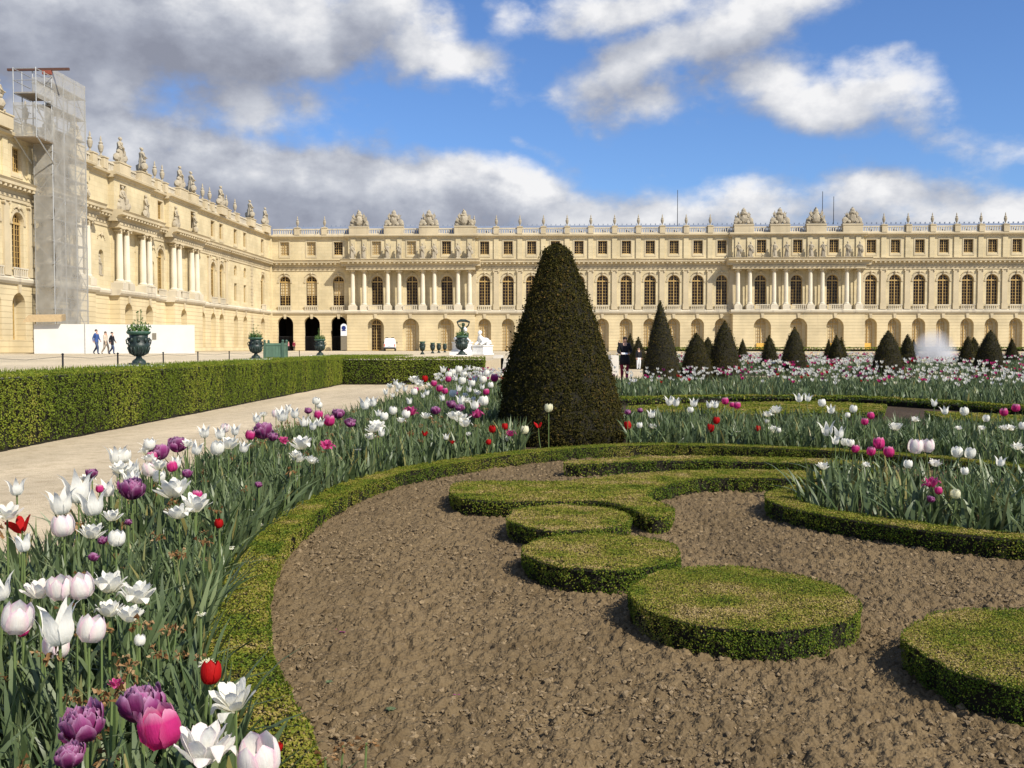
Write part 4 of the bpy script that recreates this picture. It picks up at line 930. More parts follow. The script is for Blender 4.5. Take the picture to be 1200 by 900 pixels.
# green planter box
pb = empty('planter_box', (-11.83, 41.2, TZ), R(4)); tag(pb, 'square green wooden orange tree box on the gravel between two vases', 'planter')
for rz in range(4):
    c, s = math.cos(rz * math.pi / 2), math.sin(rz * math.pi / 2); g = Geo()
    for k in range(5): 
        x0 = -.34 + k * .136; q = Geo(); q.box(x0 + .004, x0 + .132, -.39, -.365, .05, .66); g.merge(q)
    q = Geo(); q.box(-.34, .34, -.405, -.39, .07, .15); q.box(-.34, .34, -.405, -.39, .57, .65); g.merge(q)
    v = np.concatenate(g.v); g.v = [v @ np.array(((c, s, 0), (-s, c, 0), (0, 0, 1)))]; g.build('side_panel', M['green'], pb)
for x in (-.38, .38):
    for y in (-.38, .38):
        g = Geo(); g.box(x - .05, x + .05, y - .05, y + .05, 0, .70); g.lathe([(.03, .70), (.055, .74), (.045, .79), (.01, .81)], 10, (x, y, 0)); g.build('corner_post', M['greendark'], pb)
g = Geo(); g.box(-.35, .35, -.35, .35, .50, .54); g.build('soil_fill', BEDSOIL, pb)
# low posts with a wire along the verge
pp = [(-10.25, 17.2), (-10.37, 20.28), (-10.6, 23.4), (-11.15, 27.53), (-11.5, 31.2), (-11.75, 35), (-12.0, 39), (-12.3, 43.5), (-12.6, 48)]
for i, (x, y) in enumerate(pp):
    root = empty('verge_post', (x, y, TZ)); tag(root, 'thin low dark metal post edging the terrace verge', 'post', 'low posts along the terrace verge')
    g = Geo(); g.tube([(0, 0, -.1), (0, 0, .31)], .019, 6); g.build('shaft', M['iron'], root)
    g = Geo(); g.lathe([(.026, .31), (.03, .325), (.012, .345)], 8); g.build('cap', M['iron'], root)
g = Geo()
for a, b in zip(pp[:-1], pp[1:]): g.tube([(*a, TZ + .27), ((a[0] + b[0]) / 2, (a[1] + b[1]) / 2, TZ + .22), (*b, TZ + .27)], .004, 4)
tag(g.build('verge_wire', M['iron']), 'thin sagging wire strung between the low verge posts', 'wire')

# ------------------------------------------------------------------ sphinxes on the steps' side walls
def sphinx(loc, rz, label):
    root = empty('marble_sphinx', loc, rz); root.scale = (.86,) * 3; tag(root, label, 'statue', 'white sphinxes by the steps')
    g = Geo(); g.box(-.42, .42, -.85, .85, 0, .62); g.box(-.5, .5, -.93, .93, -.02, .08); g.box(-.47, .47, -.9, .9, .62, .70); g.build('pedestal', M['marble'], root)
    g = Geo()   # lying body as one lofted skin, head forward (-y)
    ring = [(.72, .92, .20, .18), (.55, .98, .30, .27), (.2, .99, .27, .25), (-.15, 1.02, .25, .27), (-.42, 1.10, .24, .30), (-.52, 1.30, .17, .2), (-.52, 1.42, .08, .09)]
    k = 14; vs = []; fs = []
    for y, z, rx, rz_ in ring:
        for j in range(k):
            t = 2 * math.pi * j / k; vs.append((rx * math.cos(t), y + (rz_ * .55 * math.sin(t) if z > 1.25 else 0), z + rz_ * math.sin(t) * (1 if z <= 1.25 else .3)))
    for i in range(len(ring) - 1):
        for j in range(k): fs.append((i * k + j, i * k + (j + 1) % k, (i + 1) * k + (j + 1) % k, (i + 1) * k + j))
    g.add(vs, fs); blob(g, (0, -.55, 1.56), (.13, .15, .18), 3, .04); blob(g, (0, -.48, 1.62), (.17, .16, .15), 4, .2, ICO1)
    for s in (-1, 1):
        g.tube([(s * .2, -.35, .95), (s * .24, -.6, .80), (s * .22, -.88, .76)], [.12, .09, .075], 8); blob(g, (s * .27, .5, .9), (.16, .32, .2), 6, .05); g.tube([(s * .3, .4, .78), (s * .3, .05, .76)], [.09, .06], 8)
    g.tube([(0, .72, .9), (.3, .86, .85), (.46, .6, .8)], [.05, .035, .04], 6); g.build('sphinx_body', M['marble'], root, smooth=True)
    return root
def cherub(loc, rz, label):
    root = empty('bronze_cherub', loc, rz); tag(root, label, 'statue', 'bronze children on the sphinxes'); g = Geo()
    g.lathe([(.16, 0), (.20, .12), (.15, .3), (.17, .42), (.08, .5), (.06, .54)], 10); blob(g, (0, -.01, .64), (.12, .13, .13), 2, .06)
    for s in (-1, 1):
        g.tube([(s * .15, 0, .42), (s * .32, -.02, .58), (s * .40, -.04, .80)], [.06, .045, .035], 6); g.tube([(s * .12, -.04, .08), (s * .24, -.28, .08), (s * .24, -.3, -.18)], [.085, .06, .04], 6)
    g.tube([(-.42, -.05, .80), (-.15, .05, .90), (.15, .05, .90), (.42, -.05, .80)], [.05, .09, .09, .05], 6); g.build('body', M['bronze'], root); return root
sphinx((-5.85, 62, TZ + .25), R(30), 'white marble sphinx behind the dark bronze vase near the steps'); cherub((-5.80, 62.15, TZ + 1.30), R(20), 'dark bronze child with raised arms riding the left white sphinx')
sphinx((-4.55, 62, TZ + .05), R(-20), 'white marble sphinx on its pedestal left of the biggest yew')
g = Geo(); g.box(-.7, .7, -1.1, 1.1, 0, .23); tag(g.build('stone_plinth', M['marble'], loc=(-5.85, 62, TZ), ), 'low white stone base under the left sphinx', 'plinth')
# ------------------------------------------------------------------ white van
vn = empty('delivery_van', (-26.3, 156.0, TZ), R(8)); tag(vn, 'white van parked before the first arch of the palace front', 'van')
g = Geo(); sec = [(-.90, .32), (.90, .32), (.96, .7), (.94, 1.12), (.86, 1.75), (.76, 1.95), (.55, 2.02), (-.55, 2.02), (-.76, 1.95), (-.86, 1.75), (-.94, 1.12), (-.96, .7)]
ys2 = [(-2.2, .90, .93), (-2.12, .97, .99), (-1.6, 1, 1), (1.2, 1, 1), (1.75, .98, .93), (2.2, .95, .60), (2.3, .9, .52)]
vs = []; fs = []; k = len(sec)
for y, sx, sz in ys2:
    for x, z in sec: vs.append((x * sx, y, .32 + (z - .32) * sz))
for i in range(len(ys2) - 1):
    for j in range(k): fs.append((i * k + j, i * k + (j + 1) % k, (i + 1) * k + (j + 1) % k, (i + 1) * k + j))
fs += [tuple(range(k))[::-1], tuple(range((len(ys2) - 1) * k, len(ys2) * k))]
g.add(vs, fs); g.build('body', M['vanwhite'], vn)
for s in (-1, 1):
    g = Geo(); g.box(s * .42 - .38, s * .42 + .38, -2.215, -2.1, .62, 1.7); g.build('rear_door', M['vanwhite'], vn)
    g = Geo(); g.box(s * .80 - .07, s * .80 + .07, -2.24, -2.1, .7, 1.1); g.build('tail_light', M['lamp'], vn)
    g = Geo(); g.box(s * 1.0 - (.16 if s < 0 else .02), s * 1.0 + (.16 if s > 0 else .02), 1.25, 1.37, 1.2, 1.45); g.build('mirror', M['rubber'], vn)
    g = Geo(); g.box(s * .45 - .22, s * .45 + .22, -1.5, -.9, 2.02, 2.15); g.build('roof_box', M['rubber'], vn)
    for y in (-1.4, 1.45):
        w = Geo(); w.tube([(s * .72, y, .33), (s * .95, y, .33)], .33, 18); wo = w.build('wheel', M['rubber'], vn); w = Geo(); w.tube([(s * .93, y, .33), (s * .965, y, .33)], .19, 12); w.build('rim', M['steel'], wo)
g = Geo(); g.box(-.9, .9, -2.3, -2.1, .34, .58); g.build('bumper', M['rubber'], vn)
g = Geo(); g.box(-.25, .25, -2.26, -2.2, .74, .86); g.build('number_plate', M['signwhite'], vn)
# sign board beside the arcade
sg = empty('sign_board', (-34.25, 158.4, TZ + .03)); tag(sg, 'round topped pale sign with a dark blue disc beside the third dark archway', 'sign')
g = Geo(); [g.tube([(x, 0, 0), (x, 0, 2.6)], .04, 6) for x in (-.42, .42)]; g.box(-.5, .5, -.04, .04, .1, 2.4); g.build('board_foot', M['signgrey'], sg)
g = Geo(); h = [(-.5, 2.42), (.5, 2.42), (.5, 3.9)] + [(.5 * math.cos(t), 3.9 + .5 * math.sin(t)) for t in np.linspace(0, math.pi, 13)][1:]
v = [(x, y, z) for y in (-.05, .05) for x, z in h]; n = len(h); g.add(v, [tuple(range(n)), tuple(range(n, 2 * n))[::-1]] + [(i, n + i, n + (i + 1) % n, (i + 1) % n) for i in range(n)]); g.build('board', M['signwhite'], sg)
g = Geo(); g.tube([(0, -.075, 3.7), (0, -.055, 3.7)], .36, 20); g.box(-.36, .36, -.07, -.055, 3.2, 3.34); g.build('disc', M['bluesign'], sg)
# fountain spray: a dome of fine water
FM = bpy.data.materials.new('water_spray'); FM.use_nodes = True; nt = FM.node_tree; nt.nodes.remove(nt.nodes['Principled BSDF']); L = nt.links.new
tc = N(nt, 'ShaderNodeTexCoord'); pv = N(nt, 'ShaderNodeVolumePrincipled'); pv.inputs['Color'].default_value = (.97, .98, 1, 1); pv.inputs['Anisotropy'].default_value = .1
ln = N(nt, 'ShaderNodeVectorMath', operation='LENGTH'); L(tc.outputs['Object'], ln.inputs[0])
no = N(nt, 'ShaderNodeTexNoise'); no.inputs['Scale'].default_value = 2.6; no.inputs['Detail'].default_value = 4; L(tc.outputs['Object'], no.inputs[0])
e = math_(nt, 'SUBTRACT', 1.05, ln.outputs['Value'], clamp=True); e = math_(nt, 'POWER', e, 1.3); d = math_(nt, 'MULTIPLY', e, math_(nt, 'MULTIPLY_ADD', no.outputs[0], 2.4, -.35, clamp=False)); L(math_(nt, 'MAXIMUM', math_(nt, 'MULTIPLY', d, 2.9), 0), pv.inputs['Density']); L(pv.outputs[0], nt.nodes['Material Output'].inputs['Volume'])
g = Geo(); g.add(ICO3[0], ICO3[1]); o = g.build('fountain_spray', FM, loc=(27.3, 72, .35), smooth=True); o.scale = (1.75, 1.6, 2.3); tag(o, 'white misty dome of fountain water among the distant yews', 'fountain spray', kind='stuff')

# ------------------------------------------------------------------ people
def person(name_label, loc, rz, h, joints, mats, hold=None, group=None):
    """joints: dict name -> (x, y, z, r); one continuous skin mesh, cloth by zone"""
    J = dict(pel=(0, 0, .53, .085), sp=(0, 0, .62, .078), ch=(0, 0, .74, .088), nk=(0, 0, .835, .034), hd=(0, -.004, .90, .050), tp=(0, -.004, .955, .046),
             lsh=(-.095, 0, .80, .042), lel=(-.125, .01, .63, .030), lwr=(-.125, -.03, .49, .022), lhd=(-.125, -.045, .445, .020), rsh=(.095, 0, .80, .042), rel=(.125, .01, .63, .030), rwr=(.125, -.03, .49, .022), rhd=(.125, -.045, .445, .020),
             lhp=(-.05, 0, .50, .066), lkn=(-.055, -.01, .28, .046), lan=(-.055, .01, .05, .030), lto=(-.06, -.075, .022, .022), rhp=(.05, 0, .50, .066), rkn=(.055, -.01, .28, .046), ran=(.055, .01, .05, .030), rto=(.06, -.075, .022, .022))
    J.update({k_: v_ for k_, v_ in joints.items() if k_ not in ('coat', 'skirt')}); nm = list(J); E = [('pel', 'sp'), ('sp', 'ch'), ('ch', 'nk'), ('nk', 'hd'), ('hd', 'tp'), ('ch', 'lsh'), ('lsh', 'lel'), ('lel', 'lwr'), ('lwr', 'lhd'), ('ch', 'rsh'), ('rsh', 'rel'), ('rel', 'rwr'), ('rwr', 'rhd'), ('pel', 'lhp'), ('lhp', 'lkn'), ('lkn', 'lan'), ('lan', 'lto'), ('pel', 'rhp'), ('rhp', 'rkn'), ('rkn', 'ran'), ('ran', 'rto')]
    me = bpy.data.meshes.new('p'); me.from_pydata([np.array(J[n][:3]) * h for n in nm], [(nm.index(a), nm.index(b)) for a, b in E], [])
    o = bpy.data.objects.new('p', me); COL.objects.link(o); o.modifiers.new('s', 'SKIN'); sv = me.skin_vertices[0].data if me.skin_vertices else None
    if sv is None:
        me.attributes.new('x', 'FLOAT', 'POINT'); bm = bmesh.new(); bm.from_mesh(me); lay = bm.verts.layers.skin.verify(); bm.to_mesh(me); bm.free(); sv = me.skin_vertices[0].data
    for i, n in enumerate(nm): sv[i].radius = (J[n][3] * h * (1.12 if n in ('pel', 'ch', 'sp') else 1), J[n][3] * h * (.8 if n in ('pel', 'ch', 'sp') else 1)); sv[i].use_root = n == 'pel'
    m2 = o.modifiers.new('d', 'SUBSURF'); m2.levels = 2; m2.render_levels = 2
    bpy.context.view_layer.update(); ev = o.evaluated_get(bpy.context.evaluated_depsgraph_get()); nme = bpy.data.meshes.new_from_object(ev)
    zone = dict(hd=3, tp=3, nk=3, lhd=3, rhd=3, lwr=1, rwr=1, lto=4, rto=4, lan=2, ran=2, lkn=2, rkn=2, lhp=2, rhp=2, pel=2)
    pts = []; zs = []
    for a, b in E:
        for t in np.linspace(0, 1, 9):
            pts.append((1 - t) * np.array(J[a][:3]) + t * np.array(J[b][:3])); q = a if t < .5 else b; zs.append(zone.get(q, 1) if not (q in ('lwr', 'rwr') and t > .8) else 3)
    pts = np.array(pts) * h; zs = np.array(zs)
    coat = joints.get('coat', (.5,))[0]
    for p_ in nme.polygons:
        c = np.array(p_.center); z = zs[np.argmin(((pts - c) ** 2).sum(1))]
        if z == 2 and c[2] > coat * h: z = 1
        p_.material_index = int(z) - 1
    for k_ in ('jacket', 'trousers'): nme.materials.append(mats[k_])
    nme.materials.append(M['skin']); nme.materials.append(M['shoe'])
    for p_ in nme.polygons: p_.use_smooth = True
    bpy.data.objects.remove(o)
    root = empty('person', loc, rz); tag(root, name_label, 'person', group)
    ob = bpy.data.objects.new('body', nme); COL.objects.link(ob); ob.parent = root
    hx, hy, hz, hr = J['tp']; g = Geo(); v = ICO2[0] * np.array((.050, .056, .050)) * h; v = v + np.array((hx, hy + .008, hz - .012)) * h; f = [q for q in ICO2[1] if np.mean([v[i][2] for i in q]) > (hz - .028) * h or np.mean([v[i][1] for i in q]) > (hy + .028) * h]
    g.add(v, f); g.build('hair', mats.get('hair', M['hair']), root, smooth=True)
    g = Geo(); g.add(ICO1[0] * np.array((.010, .016, .014)) * h + np.array((J['hd'][0], J['hd'][1] - .053, J['hd'][2] + .005)) * h, ICO1[1]); g.build('nose', M['skin'], root)
    g = Geo()
    for s in (-1, 1): g.add(ICO1[0] * np.array((.008, .005, .006)) * h + np.array((J['hd'][0] + s * .02, J['hd'][1] - .048, J['hd'][2] + .02)) * h, ICO1[1])
    g.build('eyes', M['hair'], root)
    if 'skirt' in joints:
        r0, r1, zt_, zb_ = joints['skirt']; g = Geo(); g.lathe([(r0 * h, zt_ * h), (r1 * .9 * h, (zt_ * .5 + zb_ * .5) * h), (r1 * h, zb_ * h), (r1 * .9 * h, zb_ * h + .01)], 18, sy=.8); g.build('coat_skirt', mats['jacket'], root, smooth=True)
    return root
walk = dict(lkn=(-.05, -.10, .30, .046), lan=(-.05, -.10, .055, .030), lto=(-.055, -.18, .03, .022), rkn=(.05, .02, .285, .046), ran=(.05, .17, .09, .030), rto=(.055, .12, .03, .022), lel=(-.125, .06, .64, .03), lwr=(-.12, .05, .51, .022), lhd=(-.12, .035, .465, .02), rel=(.125, -.03, .64, .03), rwr=(.12, -.11, .53, .022), rhd=(.12, -.13, .49, .02))
def mir(d): return {({'l': 'r', 'r': 'l'}[k[0]] + k[1:]): (-v[0], *v[1:]) for k, v in d.items()}
person('walking man in blue jacket and jeans, leftmost of three before the hoarding', (-32.33, 68, TZ), R(80), 1.80, {**walk, 'coat': (.50,)}, dict(jacket=M['bluecloth'], trousers=M['jeans']), group='three people walking before the hoarding')
person('walking person in pale beige coat, middle of three before the hoarding', (-31.85, 68.4, TZ), R(75), 1.66, {**mir(walk), 'coat': (.42,)}, dict(jacket=M['beige'], trousers=M['beige']), group='three people walking before the hoarding')
person('walking person in dark coat, rightmost of three before the hoarding', (-31.2, 68, TZ), R(85), 1.62, {**walk, 'coat': (.42,)}, dict(jacket=M['coatblack'], trousers=M['jeans']), group='three people walking before the hoarding')
hold = dict(lel=(-.15, -.01, .645, .036), lwr=(-.07, -.14, .60, .026), lhd=(-.03, -.165, .60, .022), rel=(.15, -.01, .645, .036), rwr=(.07, -.14, .60, .026), rhd=(.03, -.165, .60, .022), lsh=(-.105, 0, .80, .05), rsh=(.105, 0, .80, .05), hd=(.004, -.02, .895, .05), tp=(.004, -.022, .95, .046))
W1 = person('woman in black coat and dark red trousers reading a white leaflet among the tulips', (2.62, 37, -.02), R(5), 1.68, {**hold, 'coat': (.38,), 'skirt': (.085, .125, .62, .36)}, dict(jacket=M['coatblack'], trousers=M['maroon']))
g = Geo(); g.box(-.11, .11, -.05, .05, -.004, .004); o = g.build('leaflet', M['whitecloth'], loc=(2.60, 36.70, 1.0)); o.rotation_euler = (R(35), 0, R(5)); tag(o, 'white folded leaflet held by the woman in the black coat', 'leaflet')
person('child in dark top and white trousers standing before a squat yew', (4.72, 55.5, -.02), R(20), 1.30, {'coat': (.52,)}, dict(jacket=M['coatblack'], trousers=M['whitecloth']))
person('dark clothed person by the pier right of the first dark archway', (-42.5, 158.6, TZ), R(30), 1.7, {'coat': (.45,)}, dict(jacket=M['maroon'], trousers=M['coatblack']))
person('person in pink top walking beside the first dark archway', (-43.3, 158.2, TZ), R(-60), 1.6, {**walk, 'coat': (.5,)}, dict(jacket=M['pinkcloth'], trousers=M['coatblack']))
person('distant person in dark clothes near an arch just right of the biggest yew', (10.3, 157.5, TZ), R(20), 1.7, {'coat': (.45,)}, dict(jacket=M['coatblack'], trousers=M['coatblack']))
# ------------------------------------------------------------------ tulips
def petal(q, R_, Zc, Hw, ph, n=8, m=4, tip=.0, frill=0, tilt=0, col=None, edge=None, k=1.0):
    """one petal: radius, height and half width along its length t, wrapped round the flower's axis"""
    T = np.linspace(0, 1, n + 1); vs = []; cs = []
    for t in T:
        r = np.interp(t, *R_); z = np.interp(t, *Zc); w = np.interp(t, *Hw)
        for s_ in np.linspace(-1, 1, m + 1):
            x_ = s_ * w; rr = r + .10 * w * (s_ ** 2 - .5) * (1 if r < .4 else -.2); a = ph + x_ / max(.22, r + .12)
            zz = z - .10 * w * abs(s_) ** 2 + (frill * (q.random() - .3) if t > .8 else 0) - (tip * s_ ** 2 if t > .92 else 0)
            rr += frill * .6 * (q.random() - .5) if t > .65 else 0
            vs.append((rr * math.cos(a), rr * math.sin(a), zz))
            c = np.array(col) if edge is None else np.array(col) * (1 - edge[1](t, s_)) + np.array(edge[0]) * edge[1](t, s_)
            cs.append(np.clip(c * (1 + .06 * (q.random() - .5)), 0, 1))
    fs = [(i * (m + 1) + j, i * (m + 1) + j + 1, (i + 1) * (m + 1) + j + 1, (i + 1) * (m + 1) + j) for i in range(n) for j in range(m)]
    return np.array(vs) * k, np.array(fs), np.array(cs)
WHITE = (.88, .86, .77); CREAM = (.82, .79, .56); PINK = (.70, .22, .38); MAG = (.58, .035, .20); PALEPINK = (.80, .50, .62); PURP = (.20, .022, .12); PURP2 = (.34, .07, .22); RED = (.50, .012, .012); GREENY = (.55, .62, .32)
def bloom(kind, seed):
    q = np.random.default_rng(seed); g = Geo(); V = lambda: 1 + .12 * (q.random() - .5)
    def add(*a, **k): v, f, c = petal(q, *a, **k); g.add(v, f, 0, .5, c)
    base = lambda c: (GREENY, lambda t, s: max(0, .45 - t * 2.2))
    if kind == 'lily':
        for i in range(6):
            inn = i % 2; o = V(); add(([0, .12, .35, .65, .85, 1], np.array([.03, .2, .31, .33, .43, .66]) * (1 - .12 * inn) * o), ([0, .12, .4, .7, .9, 1], [0, .05, .30, .57, .77, .88 - .05 * inn]), ([0, .2, .5, .75, .92, 1], [.05, .2, .25, .13, .045, .0]), i * math.pi / 3 + .15 * (q.random() - .5), col=WHITE, edge=base(0))
    elif kind in ('cup', 'pinkcup', 'redcup', 'magenta', 'creamcup'):
        col, edge = {'cup': (WHITE, base(0)), 'creamcup': (CREAM, base(0)), 'redcup': (RED, None), 'pinkcup': (WHITE, (PALEPINK, lambda t, s: min(.95, max(0, abs(s) * 1.25 - .45) * (.4 + t * .8)))), 'magenta': (MAG, (PALEPINK, lambda t, s: max(0, t * 3.2 - 2.4) * .8 + .25 * max(0, abs(s) - .6)))}[kind]
        tall = .95 if kind == 'redcup' else .85; fr = .07 if kind == 'magenta' else .012
        for i in range(6):
            inn = i % 2; o = V(); add(([0, .12, .35, .65, .85, 1], np.array([.03, .26, .44, .46, .42, .34]) * (1 - .10 * inn) * o), ([0, .12, .4, .7, .9, 1], np.array([0, .06, .34, .66, .86, .97]) * tall * 1.1), ([0, .2, .5, .75, .92, 1], [.08, .30, .42, .36, .22, .06 if kind != 'magenta' else .14]), i * math.pi / 3 + .1 * (q.random() - .5), col=col, edge=edge, frill=fr, tip=.02)
    elif kind in ('ragged', 'pinkragged', 'redopen', 'pinkopen'):
        col, edge = {'ragged': (WHITE, (CREAM, lambda t, s: max(0, .8 - t * 2))), 'pinkragged': (WHITE, (PALEPINK, lambda t, s: max(0, abs(s) - .5) * .9 * t)), 'redopen': (RED, None), 'pinkopen': (MAG, (PALEPINK, lambda t, s: max(0, abs(s) - .4) * t))}[kind]
        for i in range(17 if kind != 'redopen' else 6):
            o = (.42 + .70 * (i / 16) + .2 * q.random()) if kind != 'redopen' else .75 + .5 * q.random(); e = q.random() if i > 9 else 0; add(([0, .15, .4, .7, 1], np.array([.03, .18, .30, .42, .52]) * o), ([0, .15, .4, .7, 1], np.array([0, .08, .26, .42, .50 - .35 * (e > .72)]) * (1.25 - .6 * i / 17 + .3 * (q.random() - .5))), ([0, .25, .6, .85, 1], [.05, .17, .20, .13, .02]), i * 2.4 + .3 * q.random(), col=col, edge=edge, frill=.04)
    elif kind == 'double':
        for i in range(36):
            t_ = i / 36; o = .30 + .75 * t_; c = np.array(PURP) * (1 - .5 * q.random()) + np.array(PURP2) * .5 * q.random() + np.array(PURP) * .2
            add(([0, .2, .5, .8, 1], np.array([.02, .22, .40, .46, .40]) * o), ([0, .2, .5, .8, 1], np.array([0, .08, .30, .52, .62]) * (1.1 - .55 * t_ * q.random())), ([0, .25, .6, .85, 1], np.array([.05, .2, .26, .22, .08])), i * 2.399 + .3 * q.random(), n=6, col=c, edge=((.66, .42, .60), lambda t, s: min(1, max(0, t * 3 - 2.3) * .8 + max(0, abs(s) - .75) * 1.2)), frill=.10)
    elif kind == 'narcissus':
        for k_ in range(4):
            a = k_ * 1.6 + q.random(); cx, cy, cz = .26 * math.cos(a), .26 * math.sin(a), .12 * q.random()
            for i in range(9):
                v, f, c = petal(q, ([0, .5, 1], [.02, .16, .26]), ([0, .5, 1], [0, .10, .12 - .1 * q.random()]), ([0, .5, 1], [.04, .09, .01]), i * 2.4, n=3, m=2, col=CREAM if i % 3 else WHITE, frill=.02); g.add(v + (cx, cy, cz), f, 0, .5, c)
    return g
KINDS = ['lily', 'cup', 'pinkcup', 'redcup', 'magenta', 'creamcup', 'ragged', 'pinkragged', 'redopen', 'pinkopen', 'double', 'narcissus']
BL = {k: [bloom(k, 100 + i * 7 + len(k)).build('bloom', M['petal'], smooth=True) for i in range(4 if k in ('lily', 'cup', 'pinkcup', 'ragged', 'double') else 2)] for k in KINDS}
PROTO = [o for l in BL.values() for o in l]
def blade_arrays(B, H, yaw, lean, wid, seg=5, fold=.25, twist=None, curl=None):
    """strap leaves; B base points, H lengths; returns verts, quad faces"""
    n = len(B); T = np.linspace(0, 1, seg + 1); d = np.c_[np.cos(yaw), np.sin(yaw), np.zeros(n)]; sdir = np.c_[-np.sin(yaw), np.cos(yaw), np.zeros(n)]
    curl = rng.random(n) if curl is None else curl
    vs = []
    for t in T:
        out = (lean * t + curl * lean * 1.4 * t ** 3) * H; up = H * (t - .38 * curl * lean * t ** 3 * 1.8)
        c = B + d * out[:, None]; c[:, 2] += up
        w = wid * (.55 + 1.9 * t - 1.0 * t * t) * (1 - t ** 3) * .75 + .0006
        a = (twist if twist is not None else 0) * t; sd = sdir * np.cos(a)[:, None] + d * np.sin(a)[:, None] if twist is not None else sdir
        for s in (-1, 1):
            p = c + sd * (s * w)[:, None]; p[:, 2] += w * fold; vs.append(p)
    V = np.stack(vs, 1); m = V.shape[1]
    F = np.array([(2 * i, 2 * i + 1, 2 * i + 3, 2 * i + 2) for i in range(seg)])[None] + (np.arange(n) * m)[:, None, None]
    return V.reshape(-1, 3), F.reshape(-1, 4)
stem_src = {}
def tulip(kind, x, y, z, w, label, group, parts=True, lean=0):
    """one flower: root at the soil, a bloom and a stem, leaves when it shows large"""
    nar = kind == 'narcissus'
    root = empty('narcissus' if nar else 'tulip', (x, y, 0), rnd.random() * 6.28); tag(root, label, 'narcissus' if nar else 'tulip', group)
    hb = {'lily': .8, 'ragged': .45, 'pinkragged': .5}.get(kind, .7) * w; zb = max(.05, z - hb * .5)
    src = rnd.choice(BL[kind]); b = src.copy(); COL.objects.link(b); b.parent = root; b.scale = (w, w, w); b.location = (lean, 0, zb); b.rotation_euler = (rnd.gauss(0, .13), rnd.gauss(0, .13) + lean * 1.5, rnd.random() * 6.28)
    k = rnd.randrange(4)
    if k not in stem_src: stem_src[k] = stem_geo(k * 4).build('stem', M['stem']); PROTO.append(stem_src[k])
    s = stem_src[k].copy(); COL.objects.link(s); s.parent = root; s.location = (lean, 0, -.01)
    s.scale = (.0042 if parts else .005, .0042 if parts else .005, zb + .02)
    if s.data.users: pass
    if parts:
        for i in range(3):
            g = Geo(); hh = z * rnd.uniform(.55, .85); v, f = blade_arrays(np.zeros((1, 3)), np.array([hh]), np.array([i * 2.2 + rnd.random()]), np.array([rnd.uniform(.15, .45)]), np.array([rnd.uniform(.012, .022)]), 7, twist=np.array([rnd.uniform(-.8, .8)]))
            g.add(v, f, 0, rnd.uniform(.25, .7)); g.build('leaf', M['blade'], root, smooth=True)
    return root
def stem_geo(bend):
    """a stem one unit high and one unit thick, bowed sideways"""
    g = Geo(); vs = []; fs = []
    for z, r in ((0, 1.2), (.25, 1.1), (.5, 1), (.75, .95), (1, .9)):
        b = -bend * (1 - z) ** 2
        for j in range(6): vs.append((b + r * math.cos(j * 1.0472), r * math.sin(j * 1.0472), z))
    for i in range(4):
        for j in range(6): fs.append((i * 6 + j, i * 6 + (j + 1) % 6, (i + 1) * 6 + (j + 1) % 6, (i + 1) * 6 + j))
    g.add(vs, fs, 0, .6); return g
